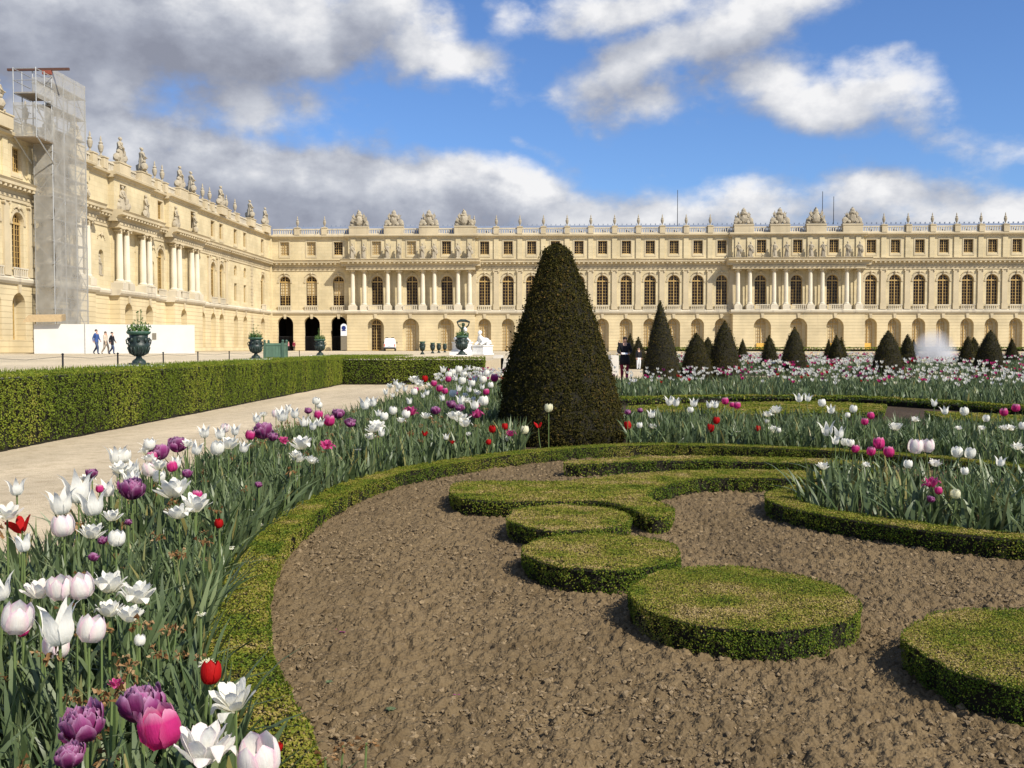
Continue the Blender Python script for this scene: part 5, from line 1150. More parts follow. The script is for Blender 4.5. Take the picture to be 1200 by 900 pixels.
# camera model used only to spread the listed flowers over the beds: (column, row, width in the 1200x900 photograph)
CAM_F = 1150.0; yaw_ = math.atan(50 / CAM_F); pit_ = math.atan(42 / CAM_F)
fwd = Vector((-math.sin(yaw_) * math.cos(pit_), math.cos(yaw_) * math.cos(pit_), -math.sin(pit_))); rgt = Vector((math.cos(yaw_), math.sin(yaw_), 0)); upv = rgt.cross(fwd)
def spot(px, py, z):
    d = fwd + rgt * ((px - 600) / CAM_F) + upv * ((450 - py) / CAM_F); t = (z - EYE) / d.z
    return d.x * t, d.y * t, t
NEAR = [  # the largest blooms, each told apart
 ('pinkcup', 17, 728, 40, .46, 'white tulip with pink edges cut by the left edge of the view'), ('lily', 2, 690, 34, .48, 'white pointed petal tulip half outside the left edge'), ('lily', 70, 733, 60, .50, 'big white lily flowered tulip in front of three pink edged ones'),
 ('pinkcup', 66, 760, 33, .39, 'pink edged tulip low behind the big white lily flowered one'), ('pinkcup', 104, 741, 35, .43, 'pink edged closed tulip right of the big white lily flowered one'), ('pinkragged', 46, 692, 36, .48, 'left of three blush white tulips standing in a row'), ('pinkcup', 70, 692, 31, .48, 'middle of three blush white tulips standing in a row'), ('pinkcup', 97, 690, 33, .48, 'right of three blush white tulips standing in a row'),
 ('ragged', 127, 686, 42, .46, 'white ragged tulip just right of the blush white row'), ('ragged', 160, 698, 42, .44, 'white star shaped open tulip right of the ragged pair'), ('ragged', 128, 716, 32, .42, 'small white ragged tulip below the star shaped one'), ('ragged', 152, 722, 32, .41, 'white ragged tulip lowest of the left cluster'), ('cup', 163, 752, 15, .38, 'tiny white half hidden tulip among dry stalks'),
 ('double', 167, 826, 60, .45, 'large purple double tulip behind the magenta fringed one'), ('double', 101, 848, 60, .44, 'large purple double tulip left of the magenta fringed one'), ('magenta', 192, 858, 52, .44, 'bright magenta tulip with pale fringed edge near the bottom'), ('double', 82, 886, 40, .42, 'dark purple drooping tulip at the bottom left'),
 ('narcissus', 243, 772, 26, .40, 'cream narcissus touching a red closed tulip'), ('redcup', 246, 793, 27, .37, 'red closed tulip under a cream narcissus'), ('ragged', 276, 820, 54, .40, 'creamy white ragged tulip beside the box edging'), ('pinkragged', 237, 878, 74, .45, 'very large blush white open tulip at the bottom edge'), ('pinkcup', 306, 892, 56, .42, 'blush white tulip at the bottom beside the box edging'), ('redcup', 325, 877, 11, .3, 'tiny red bud over the box edging'),
 ('redopen', 26, 614, 32, .50, 'open red tulip alone against the gravel path'), ('lily', 137, 534, 25, .55, 'tall white lily flowered tulip against the gravel path'), ('lily', 92, 573, 42, .52, 'pair of leaning white lily petals near the red open tulip'), ('lily', 72, 589, 36, .50, 'white lily flowered tulip left of a tight white group'), ('lily', 110, 590, 36, .50, 'white lily flowered tulip in front of the purple double'), ('pinkcup', 75, 619, 28, .48, 'pale pink tulip below the white lily group'),
 ('ragged', 107, 625, 30, .46, 'white open tulip between a pink and a closed white one'), ('cup', 136, 633, 21, .45, 'closed white tulip near two dark purple buds'), ('double', 155, 573, 36, .50, 'big purple double tulip amid white lilies'), ('lily', 128, 572, 24, .50, 'white tulip squeezed behind the big purple double'), ('double', 108, 555, 16, .53, 'small purple tulip behind the white lily pair'), ('lily', 158, 548, 20, .52, 'white tulip left of the magenta buds'), ('ragged', 147, 557, 28, .51, 'white ragged tulip above the big purple double'),
 ('double', 208, 521, 26, .53, 'upper purple double of a pair against the path'), ('double', 188, 530, 26, .53, 'lower purple double of a pair against the path'), ('redcup', 257, 615, 11, .40, 'single red bud in the middle of the leafy bed'), ('magenta', 178, 537, 13, .52, 'magenta bud touching the purple pair'), ('cup', 185, 560, 16, .49, 'closed white tulip below the magenta buds'), ('ragged', 205, 575, 40, .46, 'wide white ragged tulip in the middle of the bed'), ('ragged', 228, 592, 36, .44, 'white ragged tulip with hanging petals'), ('ragged', 210, 602, 28, .43, 'white ragged tulip turning brown below the wide one'),
 ('lily', 970, 503, 20, .50, 'left white lily of the tight group above the right clump'), ('lily', 984, 507, 17, .50, 'right white lily of the tight group above the right clump'), ('pinkcup', 1072, 525, 19, .46, 'left blush tulip of the touching pair above the right clump'), ('pinkcup', 1087, 524, 17, .46, 'right blush tulip of the touching pair above the right clump'), ('pinkopen', 1093, 564, 20, .36, 'pale magenta double tulip low in the right clump'), ('cup', 1122, 531, 14, .45, 'left of two white cup tulips standing side by side at the right'), ('cup', 1135, 532, 14, .45, 'right of two white cup tulips standing side by side at the right'), ('lily', 1172, 541, 14, .43, 'white tulip near the right edge of the leafy clump'), ('redopen', 631, 498, 11, .50, 'red tulip against the foot of the biggest yew'), ('creamcup', 643, 479, 11, .62, 'tall cream tulip standing before the biggest yew'), ('lily', 937, 466, 13, .55, 'pair of thin white lilies above the far box panel'),
]
REST = """lily 240 506 16 .55;lily 258 508 16 .55;lily 275 504 14 .55;ragged 268 521 22 .52;lily 284 524 14 .5;magenta 292 511 11 .54;double 308 505 25 .54;double 320 512 13 .53;lily 330 486 18 .56;lily 345 484 14 .56;cup 357 494 14 .54;lily 366 498 13 .54;cup 375 495 11 .54;magenta 373 487 10 .56;magenta 385 494 13 .54;double 396 485 15 .55;double 410 495 14 .53;ragged 354 521 24 .47;ragged 365 540 14 .43;ragged 350 538 16 .43;narcissus 292 595 12 .38;narcissus 304 613 11 .36;narcissus 334 573 9 .38;narcissus 350 555 10 .4;narcissus 420 525 8 .4;double 303 568 9 .42;pinkopen 382 520 16 .47;lily 428 473 16 .57;lily 437 471 14 .57;ragged 442 500 20 .5
magenta 203 548 12 .5;double 220 555 13 .48;double 121 633 12 .44;double 108 653 13 .42;magenta 117 574 9 .5;cup 177 524 18 .54;double 150 612 9 .42;magenta 230 582 12 .46;magenta 27 740 14 .36;pinkopen 137 800 18 .36;narcissus 235 716 13 .36;narcissus 271 640 9 .35
cup 444 484 10 .55;cup 450 489 11 .54;cup 460 482 11 .55;cup 474 486 11 .53;cup 470 493 10 .52;pinkopen 481 481 18 .53;ragged 499 488 13 .5;double 511 481 14 .52;cup 480 470 10 .55;cup 486 460 9 .56;double 529 474 14 .53;double 539 478 13 .52;lily 541 469 15 .54;cup 557 474 15 .52;cup 567 471 13 .53;pinkopen 560 484 17 .5;ragged 540 491 20 .48;ragged 530 488 15 .48;ragged 438 503 18 .5;ragged 434 512 13 .48;cup 447 507 12 .49;redopen 497 508 10 .45;redopen 530 518 8 .42;redcup 572 519 7 .42;redcup 577 504 9 .46;cup 523 512 9 .42;cup 549 509 8 .42;cup 595 513 10 .42;pinkopen 599 507 13 .45;creamcup 615 505 10 .45;redcup 592 501 8 .45;ragged 545 497 16 .47;cup 548 470 11 .53
lily 463 448 9 .6;lily 468 452 11 .58;lily 452 459 9 .58;ragged 485 445 14 .6;ragged 490 450 14 .59;cup 474 455 10 .58;cup 457 453 10 .59;cup 519 433 10 .62;cup 530 437 9 .62;cup 537 434 10 .62;cup 545 440 9 .6;cup 549 431 8 .62;cup 556 432 7 .62;cup 562 433 7 .62;cup 556 444 10 .59;cup 566 446 10 .58;cup 553 450 9 .58;lily 537 455 10 .57;lily 550 456 10 .57;lily 565 453 9 .58;magenta 515 456 9 .57;magenta 522 459 8 .57;magenta 525 445 8 .58;magenta 579 444 10 .58;magenta 570 460 8 .55;cup 526 440 9 .6;cup 534 443 9 .6;cup 541 447 10 .6;cup 512 440 8 .6;cup 570 438 8 .6;cup 575 452 8 .57;cup 530 462 10 .56;cup 519 466 10 .55;cup 560 461 9 .56;magenta 508 450 8 .58;redcup 498 445 8 .6;cup 500 460 9 .57;cup 545 463 8 .56
lily 785 470 12 .5;lily 792 471 12 .5;lily 813 472 11 .5;lily 831 474 10 .5;lily 838 474 10 .5;magenta 850 471 8 .5;magenta 864 476 8 .48;magenta 858 475 6 .48;lily 764 485 11 .46;cup 750 499 7 .42;ragged 765 500 9 .42;redcup 736 500 9 .42;redcup 839 494 8 .42;redcup 831 503 9 .4;double 736 483 8 .46;double 750 481 7 .46;ragged 910 481 14 .48;ragged 900 486 11 .46;cup 898 494 5 .44;ragged 906 504 13 .4;cup 913 505 6 .4;lily 946 466 10 .55;narcissus 865 504 7 .4;cup 809 481 7 .46;redcup 888 503 6 .38
cup 964 473 9 .52;lily 974 480 11 .5;cup 999 480 9 .5;cup 993 487 6 .48;magenta 1021 488 8 .48;magenta 1013 495 8 .46;lily 979 516 11 .46;cup 990 519 9 .45;cup 996 520 9 .45;magenta 1002 527 9 .44;magenta 1020 530 10 .44;magenta 1030 521 13 .46;magenta 1042 531 12 .44;ragged 1050 501 15 .46;ragged 1072 492 9 .47;lily 1095 472 10 .53;lily 1108 481 11 .51;cup 1131 483 10 .5;cup 1064 545 10 .4;pinkragged 1095 543 14 .42;cup 1131 553 9 .4;ragged 1123 502 7 .46;cup 1155 491 8 .48;ragged 1150 502 8 .45;ragged 1177 502 10 .46;ragged 1184 502 10 .46;ragged 1192 524 13 .42;magenta 1190 479 9 .5;magenta 1177 484 9 .49;magenta 1100 576 9 .33;creamcup 1120 580 11 .33;ragged 964 547 13 .4;ragged 1015 545 9 .4;double 1090 585 10 .3;cup 1198 500 9 .46"""
names = {'lily': 'white lily flowered tulip', 'cup': 'white cup shaped tulip', 'pinkcup': 'white tulip with pink edges', 'redcup': 'closed red tulip', 'magenta': 'magenta tulip with pale rim', 'creamcup': 'cream tulip', 'ragged': 'white ragged open tulip', 'pinkragged': 'blush white open tulip', 'redopen': 'open red tulip', 'pinkopen': 'pink double tulip', 'double': 'purple double tulip', 'narcissus': 'cream narcissus cluster'}
# withered heads standing among the leaves
def dry_geo(seed):
    q = np.random.default_rng(seed); g = Geo(); g.tube([(0, 0, 0), (.02 * q.random(), 0, .6), (.02, .01, .97)], .007, 5, 1, .25 + .5 * q.random())
    for i in range(9):
        d = q.random() * .9 - .45; v, f, c = petal(q, ([0, .4, 1], np.array([.02, .09, .05 + .10 * q.random()])), ([0, .4, 1], [0, .04 + d * .1, d * .22 - .03]), ([0, .5, 1], [.02, .05, .03]), i * 2.4 + q.random(), n=5, m=3, col=(1, 1, 1), frill=.13)
        a = q.normal(0, .35); v = v * (.30 + .3 * q.random()); v = v @ np.array(((1, 0, 0), (0, math.cos(a), -math.sin(a)), (0, math.sin(a), math.cos(a)))).T; g.add(v + (.02, .01, .97), f, 0, q.random())
    return g
DRY = [dry_geo(s).build('withered_flower', [M['dry'], M['stem']]) for s in range(9)]; PROTO += DRY
BED_IN = offset(RING, .21)
bedpoly = np.vstack([np.array(OUT[:12]), [(.8, 29.4), (-.3, 12.6)], BED_IN[(BED_IN[:, 1] < 11.2) & (BED_IN[:, 0] < .1)][::-1]])
for px, py, z in ((425, 868, .24), (398, 872, .20), (377, 885, .22)):
    x, y, t = spot(px, py, z); o = DRY[int(px) % 4].copy(); COL.objects.link(o); o.location = (x, y, 0); o.scale = (.42, .42, z); tag(o, 'withered brown flower head hanging over the box edging at the bottom', 'dead flower', 'withered heads over the near edging')
nd = 0
while nd < 150:
    y = 1.6 * (13 / 1.6) ** rnd.random(); x = rnd.uniform(-3.1, -.6)
    if not inpoly(np.array([[x, y]]), bedpoly)[0] or (y < 2.2 and x > -.9): continue
    o = DRY[nd % 9].copy(); COL.objects.link(o); o.location = (x, y, 0); s = rnd.uniform(.27, .44); o.scale = (s * 1.15, s * 1.15, s); o.rotation_euler = (rnd.gauss(0, .1), rnd.gauss(0, .1), rnd.random() * 6.28)
    tag(o, 'withered brown flower head on a dry stalk among the tulip leaves', 'dead flower', 'withered flower heads in the left bed'); nd += 1

# ------------------------------------------------------------------ leaves filling the beds
def sample(poly, dens, y0=None):
    poly = np.array(poly); lo, hi = poly.min(0), poly.max(0); n = int((hi - lo).prod() * dens); P = lo + rng.random((n, 2)) * (hi - lo); return P[inpoly(P, poly)]
def leaves(name, P, h, wid, lean, seg, label, tb=.45, tv=.22, cover=None):
    n = len(P); B = np.c_[P, np.full(n, -.01)]
    hh = h[0] + (h[1] - h[0]) * rng.random(n); hh *= .75 + .5 * fbm(P[:, 0] * 2.2, P[:, 1] * 2.2, 3, 60)
    v, f = blade_arrays(B, hh, rng.random(n) * 6.283, lean * (.25 + 1.1 * rng.random(n) ** 1.4), wid * (.6 + .8 * rng.random(n)), seg, twist=rng.normal(0, .9, n))
    t = np.clip(tb + (fbm(P[:, 0] * 3, P[:, 1] * 3, 3, 70) - .45) * .5 + tv * rng.standard_normal(n) + .45 * (rng.random(n) > .965), 0, 1)
    g = Geo(); g.add(v, f, 0, np.repeat(t, seg)); return tag(g.build(name, M['blade'], smooth=True), label, 'foliage', None, 'stuff')
ro = offset(RING, .26); far_side = ro[(ro[:, 1] > 8.2) & (ro[:, 0] > .3)]; out2 = offset(far_side, 3.3); bed2 = np.vstack([far_side, out2[::-1]]); isl_poly = offset(ISL, -.26)
BEDS = [bedpoly, bed2, isl_poly]
count = 0
def grow(kind, px, py, w, z, label, group, parts):
    global count
    for dz in (0, -.03, .03, -.06, .06, -.1, -.14, -.18, .1, -.22, -.26, -.30, -.34, .14):     # stand it on planted ground
        x, y, t = spot(px, py, z + dz); q = np.array([[x, y]])
        if any(inpoly(q, b)[0] for b in BEDS) and math.hypot(x - .09, y - 12.55) > .8: z += dz; break
    else: x, y, t = spot(px, py, z)
    ws = w * t / CAM_F
    tulip(kind, x, y, z, ws, label, group, parts); count += 1
for k, px, py, w, z, lab in NEAR: grow(k, px, py, w, z, lab, None, w > 12)
for ln_, zone in zip(REST.split('\n'), ('in the leafy bed beside the gravel path', 'among dry stalks at the near end of the bed', 'in the bed just left of the biggest yew', 'in the crowded patch before the crossing hedge', 'in the second row right of the biggest yew', 'around the leafy clump at the right')):
    for it in ln_.split(';'):
        k, px, py, w, z = it.split(); k = rnd.choice(('ragged', 'lily', 'cup')) if k == 'cup' and float(px) < 600 else k; grow(k, float(px), float(py), float(w) * (.98 if 430 < float(px) < 600 else 1.1), float(z), f'small {names[k]} {zone}', f'{names[k]}s {zone}', False)

ne = 0
while ne < 18:
    y = 5.5 * (21 / 5.5) ** rnd.random(); x = rnd.uniform(-3.05, -.9)
    if not inpoly(np.array([[x, y]]), bedpoly)[0] or math.hypot(x - .09, y - 12.55) < 1: continue
    k = rnd.choices(['cup', 'lily', 'ragged', 'pinkopen', 'double', 'magenta', 'narcissus'], [4, 4, 4, 1.2, 1.5, 1.2, 1])[0]
    tulip(k, x, y, rnd.uniform(.46, .56), rnd.uniform(.07, .095), f'small {names[k]} between others in the long left bed', f'{names[k]}s between others in the long left bed', False); ne += 1
ne = 0
while ne < 30:      # more pale blooms crowding the side by the path
    y = 3.2 * (13 / 3.2) ** rnd.random(); xo = np.interp(y, [p[1] for p in OUT[1:12]], [p[0] for p in OUT[1:12]]); x = xo + .08 + .55 * rnd.random() ** 1.5
    k = rnd.choices(['lily', 'ragged', 'pinkcup', 'double', 'magenta', 'cup'], [5, 4, 2, 1, 1, 2])[0]
    tulip(k, x, y, rnd.uniform(.46, .58), rnd.uniform(.08, .105), f'{names[k]} at the very edge of the gravel path', f'{names[k]}s at the edge of the gravel path', y < 7); ne += 1
# bits lying on the raked soil
def bit(name, px, py, cols, label, cat, n=4, size=.03):
    x, y, t = spot(px, py, .012); q = np.random.default_rng(int(px)); g = Geo()
    for i in range(n):
        v, f, c = petal(q, ([0, .5, 1], [.05, .5, .9]), ([0, .5, 1], [.05, .35, .25]), ([0, .5, 1], [.1, .5, .1]), i * 6.28 / n, n=3, m=2, col=cols[i % len(cols)], frill=.08); g.add(v * size, f, 0, .4 + .3 * q.random(), c)
    return tag(g.build(name, M['petal'] if cat != 'weed' else M['blade'], loc=(x, y, .012)), label, cat)
bit('fallen_pansy', 403, 741, [PURP2, PURP2, (.7, .55, .05)], 'purple and yellow pansy bloom lying on the soil near the left edging', 'flower', 5, .022)
bit('fallen_petal', 535, 815, [PURP2], 'small purple petal lying on the open soil', 'petal', 2, .014); bit('fallen_petal', 392, 738, [(.7, .2, .35)], 'small pink petal lying beside the pansy on the soil', 'petal', 2, .012)
bit('weed_sprout', 458, 832, [(1, 1, 1)], 'green weed seedling growing in the near soil', 'weed', 7, .02); bit('weed_sprout', 385, 800, [(1, 1, 1)], 'small weed seedling close to the left box edging', 'weed', 6, .018)
P = sample(bedpoly, 1000); d = P[:, 1]
P = P[rng.random(len(P)) < np.clip(np.where(d < 6, .75, .75 * (6 / d) ** .9), .16, 1)]
P = P[~((np.abs(P[:, 0] - .25) < .62) & (P[:, 1] < 12.7))]
P = P[(P[:, 1] > 1.15) & ~((P[:, 1] < 1.9) & (P[:, 0] > -.75)) & (np.hypot(P[:, 0] - .09, P[:, 1] - 12.55) > .75)]
near = P[:, 1] < 5
leaves('tulip_leaves', P[near], (.24, .40), .0105, .38, 6, 'grey green tulip leaves filling the near end of the left bed', .45)
leaves('tulip_leaves', P[~near], (.26, .44), .0125, .34, 5, 'grey green tulip leaves filling the left bed as far as the crossing hedge', .45)
P = sample(bed2, 300); P = P[~((np.abs(P[:, 0] - .25) < .64) & (P[:, 1] < 12.7))]; P = P[np.hypot(P[:, 0] - .09, P[:, 1] - 12.55) > .85]
P = P[vnoise(P[:, 0] * 1.6, P[:, 1] * 1.6, 5) + .35 > rng.random(len(P))]
leaves('tulip_leaves', P, (.26, .43), .013, .36, 5, 'green tulip leaves in the second row right of the biggest yew', .42)
P = sample(isl_poly, 420); cl = vnoise(P[:, 0] * 2.6, P[:, 1] * 2.6, 8); P = P[cl + .35 > rng.random(len(P))]
leaves('tulip_leaves', P, (.30, .46), .0125, .42, 6, 'tall arching leaves of the clump inside the right oval edging', .5)
# distant beds: leaves and blooms nobody could count
LOW = []
def lowbloom(n_, seed):
    q = np.random.default_rng(seed); vs = []; fs = []
    for i in range(6):
        a = i * math.pi / 3 + .2 * q.random(); b = np.array(((0, 0, 0), (.30, -.2, .35), (.30, .2, .35), (.34 + .2 * q.random(), 0, .8 + .1 * q.random()))); c, s = math.cos(a), math.sin(a); R2 = np.array(((c, -s, 0), (s, c, 0), (0, 0, 1))); fs += [(4 * i, 4 * i + 1, 4 * i + 3, 4 * i + 2)]; vs += list(b @ R2.T)
    return np.array(vs), np.array(fs)
def massbloom(name, P, zr, size, label, mixw=(.74, .13, .06, .04, .03)):
    n = len(P); V0, F0 = lowbloom(6, 4); nv = len(V0); cols = np.array([WHITE, MAG, PURP, RED, CREAM]); pick = rng.choice(5, n, p=mixw)
    a = rng.random(n) * 6.283; s = size * (.7 + .6 * rng.random(n)); c_, s_ = np.cos(a), np.sin(a)
    v = np.stack([V0[None, :, 0] * c_[:, None] - V0[None, :, 1] * s_[:, None], V0[None, :, 0] * s_[:, None] + V0[None, :, 1] * c_[:, None], np.broadcast_to(V0[None, :, 2], (n, nv))], -1) * s[:, None, None]
    v += np.c_[P, zr[0] + (zr[1] - zr[0]) * rng.random(n)][:, None, :]
    c = np.repeat(cols[pick] * (.9 + .1 * rng.random((n, 1))), nv, 0)
    g = Geo(); g.add(v.reshape(-1, 3), (F0[None] + (np.arange(n) * nv)[:, None, None]).reshape(-1, 4), 0, .5, np.clip(c, 0, 1)); return tag(g.build(name, M['petal'], smooth=True), label, 'flowers', None, 'stuff')
def clumped(P, f, amt, seed): return P[np.clip((fbm(P[:, 0] * f, P[:, 1] * f, 3, seed) - .32) * amt, 0, 1) > rng.random(len(P))]
b3a = [(1.1, 22.0), (2.8, 22.3), (4.2, 22.6), (5.9, 22.3), (7.0, 21.8), (8.1, 20.1), (9.0, 18.2), (9.9, 16), (10.3, 13.5), (17, 14), (19.5, 28), (1.25, 27)]
P = sample(b3a, 95); leaves('distant_tulip_leaves', P, (.24, .42), .019, .3, 4, 'band of green tulip leaves behind the thin far box edging', .42)
massbloom('distant_tulips', clumped(sample(b3a, 14), .9, 2.4, 12), (.36, .58), .085, 'scattered white and pink tulips over the middle band of leaves')
b3b = [(1.15, 28.2), (19.8, 29), (20.4, 34.2), (5.9, 34.2), (5.6, 31.5), (1.2, 30.8)]
P = sample(b3b, 75); leaves('distant_tulip_leaves', P, (.24, .42), .024, .3, 3, 'second far band of green tulip leaves before the yew cones', .42)
massbloom('distant_tulips', clumped(sample(b3b, 15), .8, 2.6, 31), (.38, .58), .095, 'dense white tulips of the second far band before the yew cones')
for q, y0, dn, w_, bl, lab in (([(5.8, 44), (61, 44), (65, 66), (7.6, 66)], 44, 26, .035, 5, 'nearer'), ([(6.2, 72.5), (89, 72.5), (97, 101), (6.2, 101)], 72, 10, .055, 2.5, 'middle'), ([(6.2, 109), (109, 109), (115, 133), (6.2, 133)], 109, 5, .08, 1.5, 'farthest')):
    P = sample(q, dn); leaves('distant_tulip_leaves', P, (.26, .44), w_, .35, 2, f'{lab} strip of leaves among the distant yew cones', .42)
    massbloom('distant_tulips', clumped(sample(q, bl), .25, 2.6, int(y0)), (.38, .58), .11 + y0 * .0008, f'{lab} strip of pale tulips among the distant yew cones')
massbloom('distant_tulips', clumped(sample([(-2.7, 22), (-1.4, 21), (.3, 24), (.6, 29.2), (-2.8, 29.2)], 36), 1.2, 2.4, 3), (.42, .60), .085, 'small scattered tulips in the crowded far end of the left bed')
# verge grass on the terrace
P = sample([(-7.95, 8), (-8.6, 60), (-13.4, 60), (-11.1, 30), (-10.3, 20), (-10.0, 8)], 90)
B = np.c_[P, np.full(len(P), TZ)]; v, f = blade_arrays(B, .05 + .07 * rng.random(len(P)), rng.random(len(P)) * 6.283, .5 * rng.random(len(P)), np.full(len(P), .007), 2)
g = Geo(); g.add(v, f, 0, np.repeat(.45 + .3 * rng.random(len(P)), 2)); tag(g.build('verge_grass', M['hedge']), 'thin strip of short green grass along the terrace verge', 'grass', None, 'stuff')
g = Geo(); g.add([(-7.95, 6, TZ + .006), (-10.0, 6, TZ + .006), (-10.35, 20, TZ + .006), (-11.2, 30, TZ + .006), (-13.4, 60, TZ + .006), (-8.6, 60, TZ + .006)], [(0, 5, 4, 3, 2, 1)]); tag(g.build('verge_turf', simple('verge_turf', (.085, .115, .03), .95, var=.35, scale=3)), kind='structure')
for o in PROTO: bpy.data.objects.remove(o)
# ------------------------------------------------------------------ sky, sun, camera
SUN_EL, SUN_H = R(43), (0.78, -0.626)      # direction towards the sun: right and a little behind the viewer
w = bpy.data.worlds.new('World'); S.world = w; w.use_nodes = True; w.cycles.sampling_method = 'MANUAL'; w.cycles.sample_map_resolution = 256; nt = w.node_tree; L = nt.links.new
bg = nt.nodes['Background']; sky = N(nt, 'ShaderNodeTexSky'); sky.sky_type = 'NISHITA'; sky.sun_disc = False; sky.sun_elevation = SUN_EL; sky.sun_rotation = math.atan2(SUN_H[0], SUN_H[1]); sky.air_density = 1.0; sky.dust_density = .4; sky.ozone_density = 2.0
geo = N(nt, 'ShaderNodeTexCoord'); sep = N(nt, 'ShaderNodeSeparateXYZ'); L(geo.outputs['Generated'], sep.inputs[0])
az = math_(nt, 'ARCTAN2', sep.outputs[0], sep.outputs[1]); el = math_(nt, 'ARCSINE', sep.outputs[2])
# cloud density group: azimuth, elevation (radians) -> density
grp = bpy.data.node_groups.new('cloud_density', 'ShaderNodeTree')
grp.interface.new_socket('az', in_out='INPUT', socket_type='NodeSocketFloat'); grp.interface.new_socket('el', in_out='INPUT', socket_type='NodeSocketFloat'); grp.interface.new_socket('d', in_out='OUTPUT', socket_type='NodeSocketFloat')
gi = grp.nodes.new('NodeGroupInput'); go = grp.nodes.new('NodeGroupOutput'); gl = grp.links.new
def gn(scale, detail, rough, sx=1, sy=1.6, off=0):
    c = N(grp, 'ShaderNodeCombineXYZ'); gl(math_(grp, 'MULTIPLY_ADD', gi.outputs[0], sx, off), c.inputs[0]); gl(math_(grp, 'MULTIPLY', gi.outputs[1], sy), c.inputs[1]); c.inputs[2].default_value = 0
    n = N(grp, 'ShaderNodeTexNoise', noise_dimensions='2D'); n.inputs['Scale'].default_value = scale; n.inputs['Detail'].default_value = detail; n.inputs['Roughness'].default_value = rough; gl(c.outputs[0], n.inputs['Vector']); return n.outputs[0]
wa = gn(5, 1, .5, off=3.3); wb = gn(5, 1, .5, off=8.1)
A = math_(grp, 'MULTIPLY_ADD', math_(grp, 'SUBTRACT', wa, .5), .13, gi.outputs[0]); E_ = math_(grp, 'MULTIPLY_ADD', math_(grp, 'SUBTRACT', wb, .5), .09, gi.outputs[1])
BLOBS = [  # azimuth, elevation, half widths, tilt, weight: laid out over the whole view
 (40, 30, 330, 95, 0, 1.5), (300, 40, 210, 62, 0, 1.4), (465, 68, 105, 50, 0, 1.1), (140, 100, 230, 60, 0, 1.1), (100, 210, 220, 100, .1, 1.4), (330, 230, 270, 66, .12, 1.4), (450, 245, 260, 75, .1, 1.3), (560, 240, 190, 60, .12, 1.1), (660, 255, 170, 48, 0, 1.05), (800, 258, 230, 50, 0, 1.05), (1000, 255, 240, 52, 0, 1.0), (1180, 248, 190, 56, 0, 1.0), (615, 178, 75, 24, .1, .75), (400, 300, 900, 45, 0, .8), (1000, 300, 700, 40, 0, .8),
 (570, 4, 55, 26, 0, .7), (720, 12, 120, 44, .05, .9), (780, 88, 140, 52, -.2, 1.05), (890, 34, 175, 56, -.2, 1.05), (765, 112, 85, 42, .2, .85), (935, 118, 140, 46, .05, 1.0), (1020, 84, 45, 20, 0, .65), (1050, 138, 70, 16, .05, .46), (1140, 160, 120, 30, .05, .56), (1125, 126, 50, 17, 0, .5), (960, 195, 150, 26, .05, .50), (1190, 88, 36, 11, 0, .5), (1120, 212, 150, 28, 0, .6), (583, 60, 18, 13, 0, .5)]
DARK = [(120, 40, 330, 70, 0, .5), (330, 95, 190, 32, 0, .35), (60, 150, 150, 40, 0, .4), (350, 225, 270, 62, .1, .62), (560, 250, 220, 36, .05, .5), (760, 60, 200, 40, 0, .16), (930, 120, 120, 40, 0, .16), (200, 215, 120, 40, 0, .3), (900, 255, 460, 42, 0, .36), (930, 118, 130, 36, 0, .2), (1130, 160, 130, 40, 0, .3), (800, 70, 160, 60, -.2, .12)]
dens = None
def gauss(t, a_, e_, px, py, hx, hy, tl, wt):
    a0, e0 = math.atan((px - 600) / CAM_F) - yaw_, (408 - py) / CAM_F / (1 + ((px - 600) / CAM_F) ** 2) ** .5
    da = math_(t, 'SUBTRACT', a_, a0); de = math_(t, 'MULTIPLY_ADD', da, tl, math_(t, 'SUBTRACT', e_, e0))
    q = math_(t, 'ADD', math_(t, 'POWER', math_(t, 'DIVIDE', da, hx / CAM_F), 2), math_(t, 'POWER', math_(t, 'DIVIDE', de, hy / CAM_F), 2))
    return math_(t, 'MULTIPLY', math_(t, 'EXPONENT', math_(t, 'MULTIPLY', q, -.8)), wt)
for b in BLOBS:
    gs = gauss(grp, A, E_, *b); dens = gs if dens is None else math_(grp, 'SMOOTH_MAX', dens, gs, .25)
side = math_(grp, 'GREATER_THAN', math_(grp, 'ABSOLUTE', gi.outputs[0]), .75)          # the rest of the sky: broken cloud
dens = math_(grp, 'ADD', dens, math_(grp, 'MULTIPLY', side, .42))
n1 = gn(7, 7, .62, off=1.7); n2 = gn(22, 4, .6, off=5.1)
dn = math_(grp, 'ADD', math_(grp, 'MULTIPLY_ADD', math_(grp, 'SUBTRACT', n1, .5), 1.0, dens), math_(grp, 'MULTIPLY', math_(grp, 'SUBTRACT', n2, .5), .30))
vc = N(grp, 'ShaderNodeCombineXYZ'); gl(math_(grp, 'MULTIPLY_ADD', math_(grp, 'SUBTRACT', n2, .5), .03, gi.outputs[0]), vc.inputs[0]); gl(math_(grp, 'MULTIPLY', gi.outputs[1], 1.35), vc.inputs[1])
vo = N(grp, 'ShaderNodeTexVoronoi'); vo.voronoi_dimensions = '2D'; vo.feature = 'F1'; vo.inputs['Scale'].default_value = 15; vo.inputs['Detail'].default_value = 2; vo.inputs['Roughness'].default_value = .55; gl(vc.outputs[0], vo.inputs['Vector'])
dn = math_(grp, 'MULTIPLY_ADD', math_(grp, 'SUBTRACT', .62, vo.outputs['Distance']), .24, dn)
gl(dn, go.inputs[0])
def dcall(da, de):
    n = nt.nodes.new('ShaderNodeGroup'); n.node_tree = grp; L(math_(nt, 'ADD', az, da), n.inputs[0]); L(math_(nt, 'ADD', el, de), n.inputs[1]); return n.outputs[0]
d0 = dcall(0, 0); d1 = dcall(.024, .036); d2 = d1
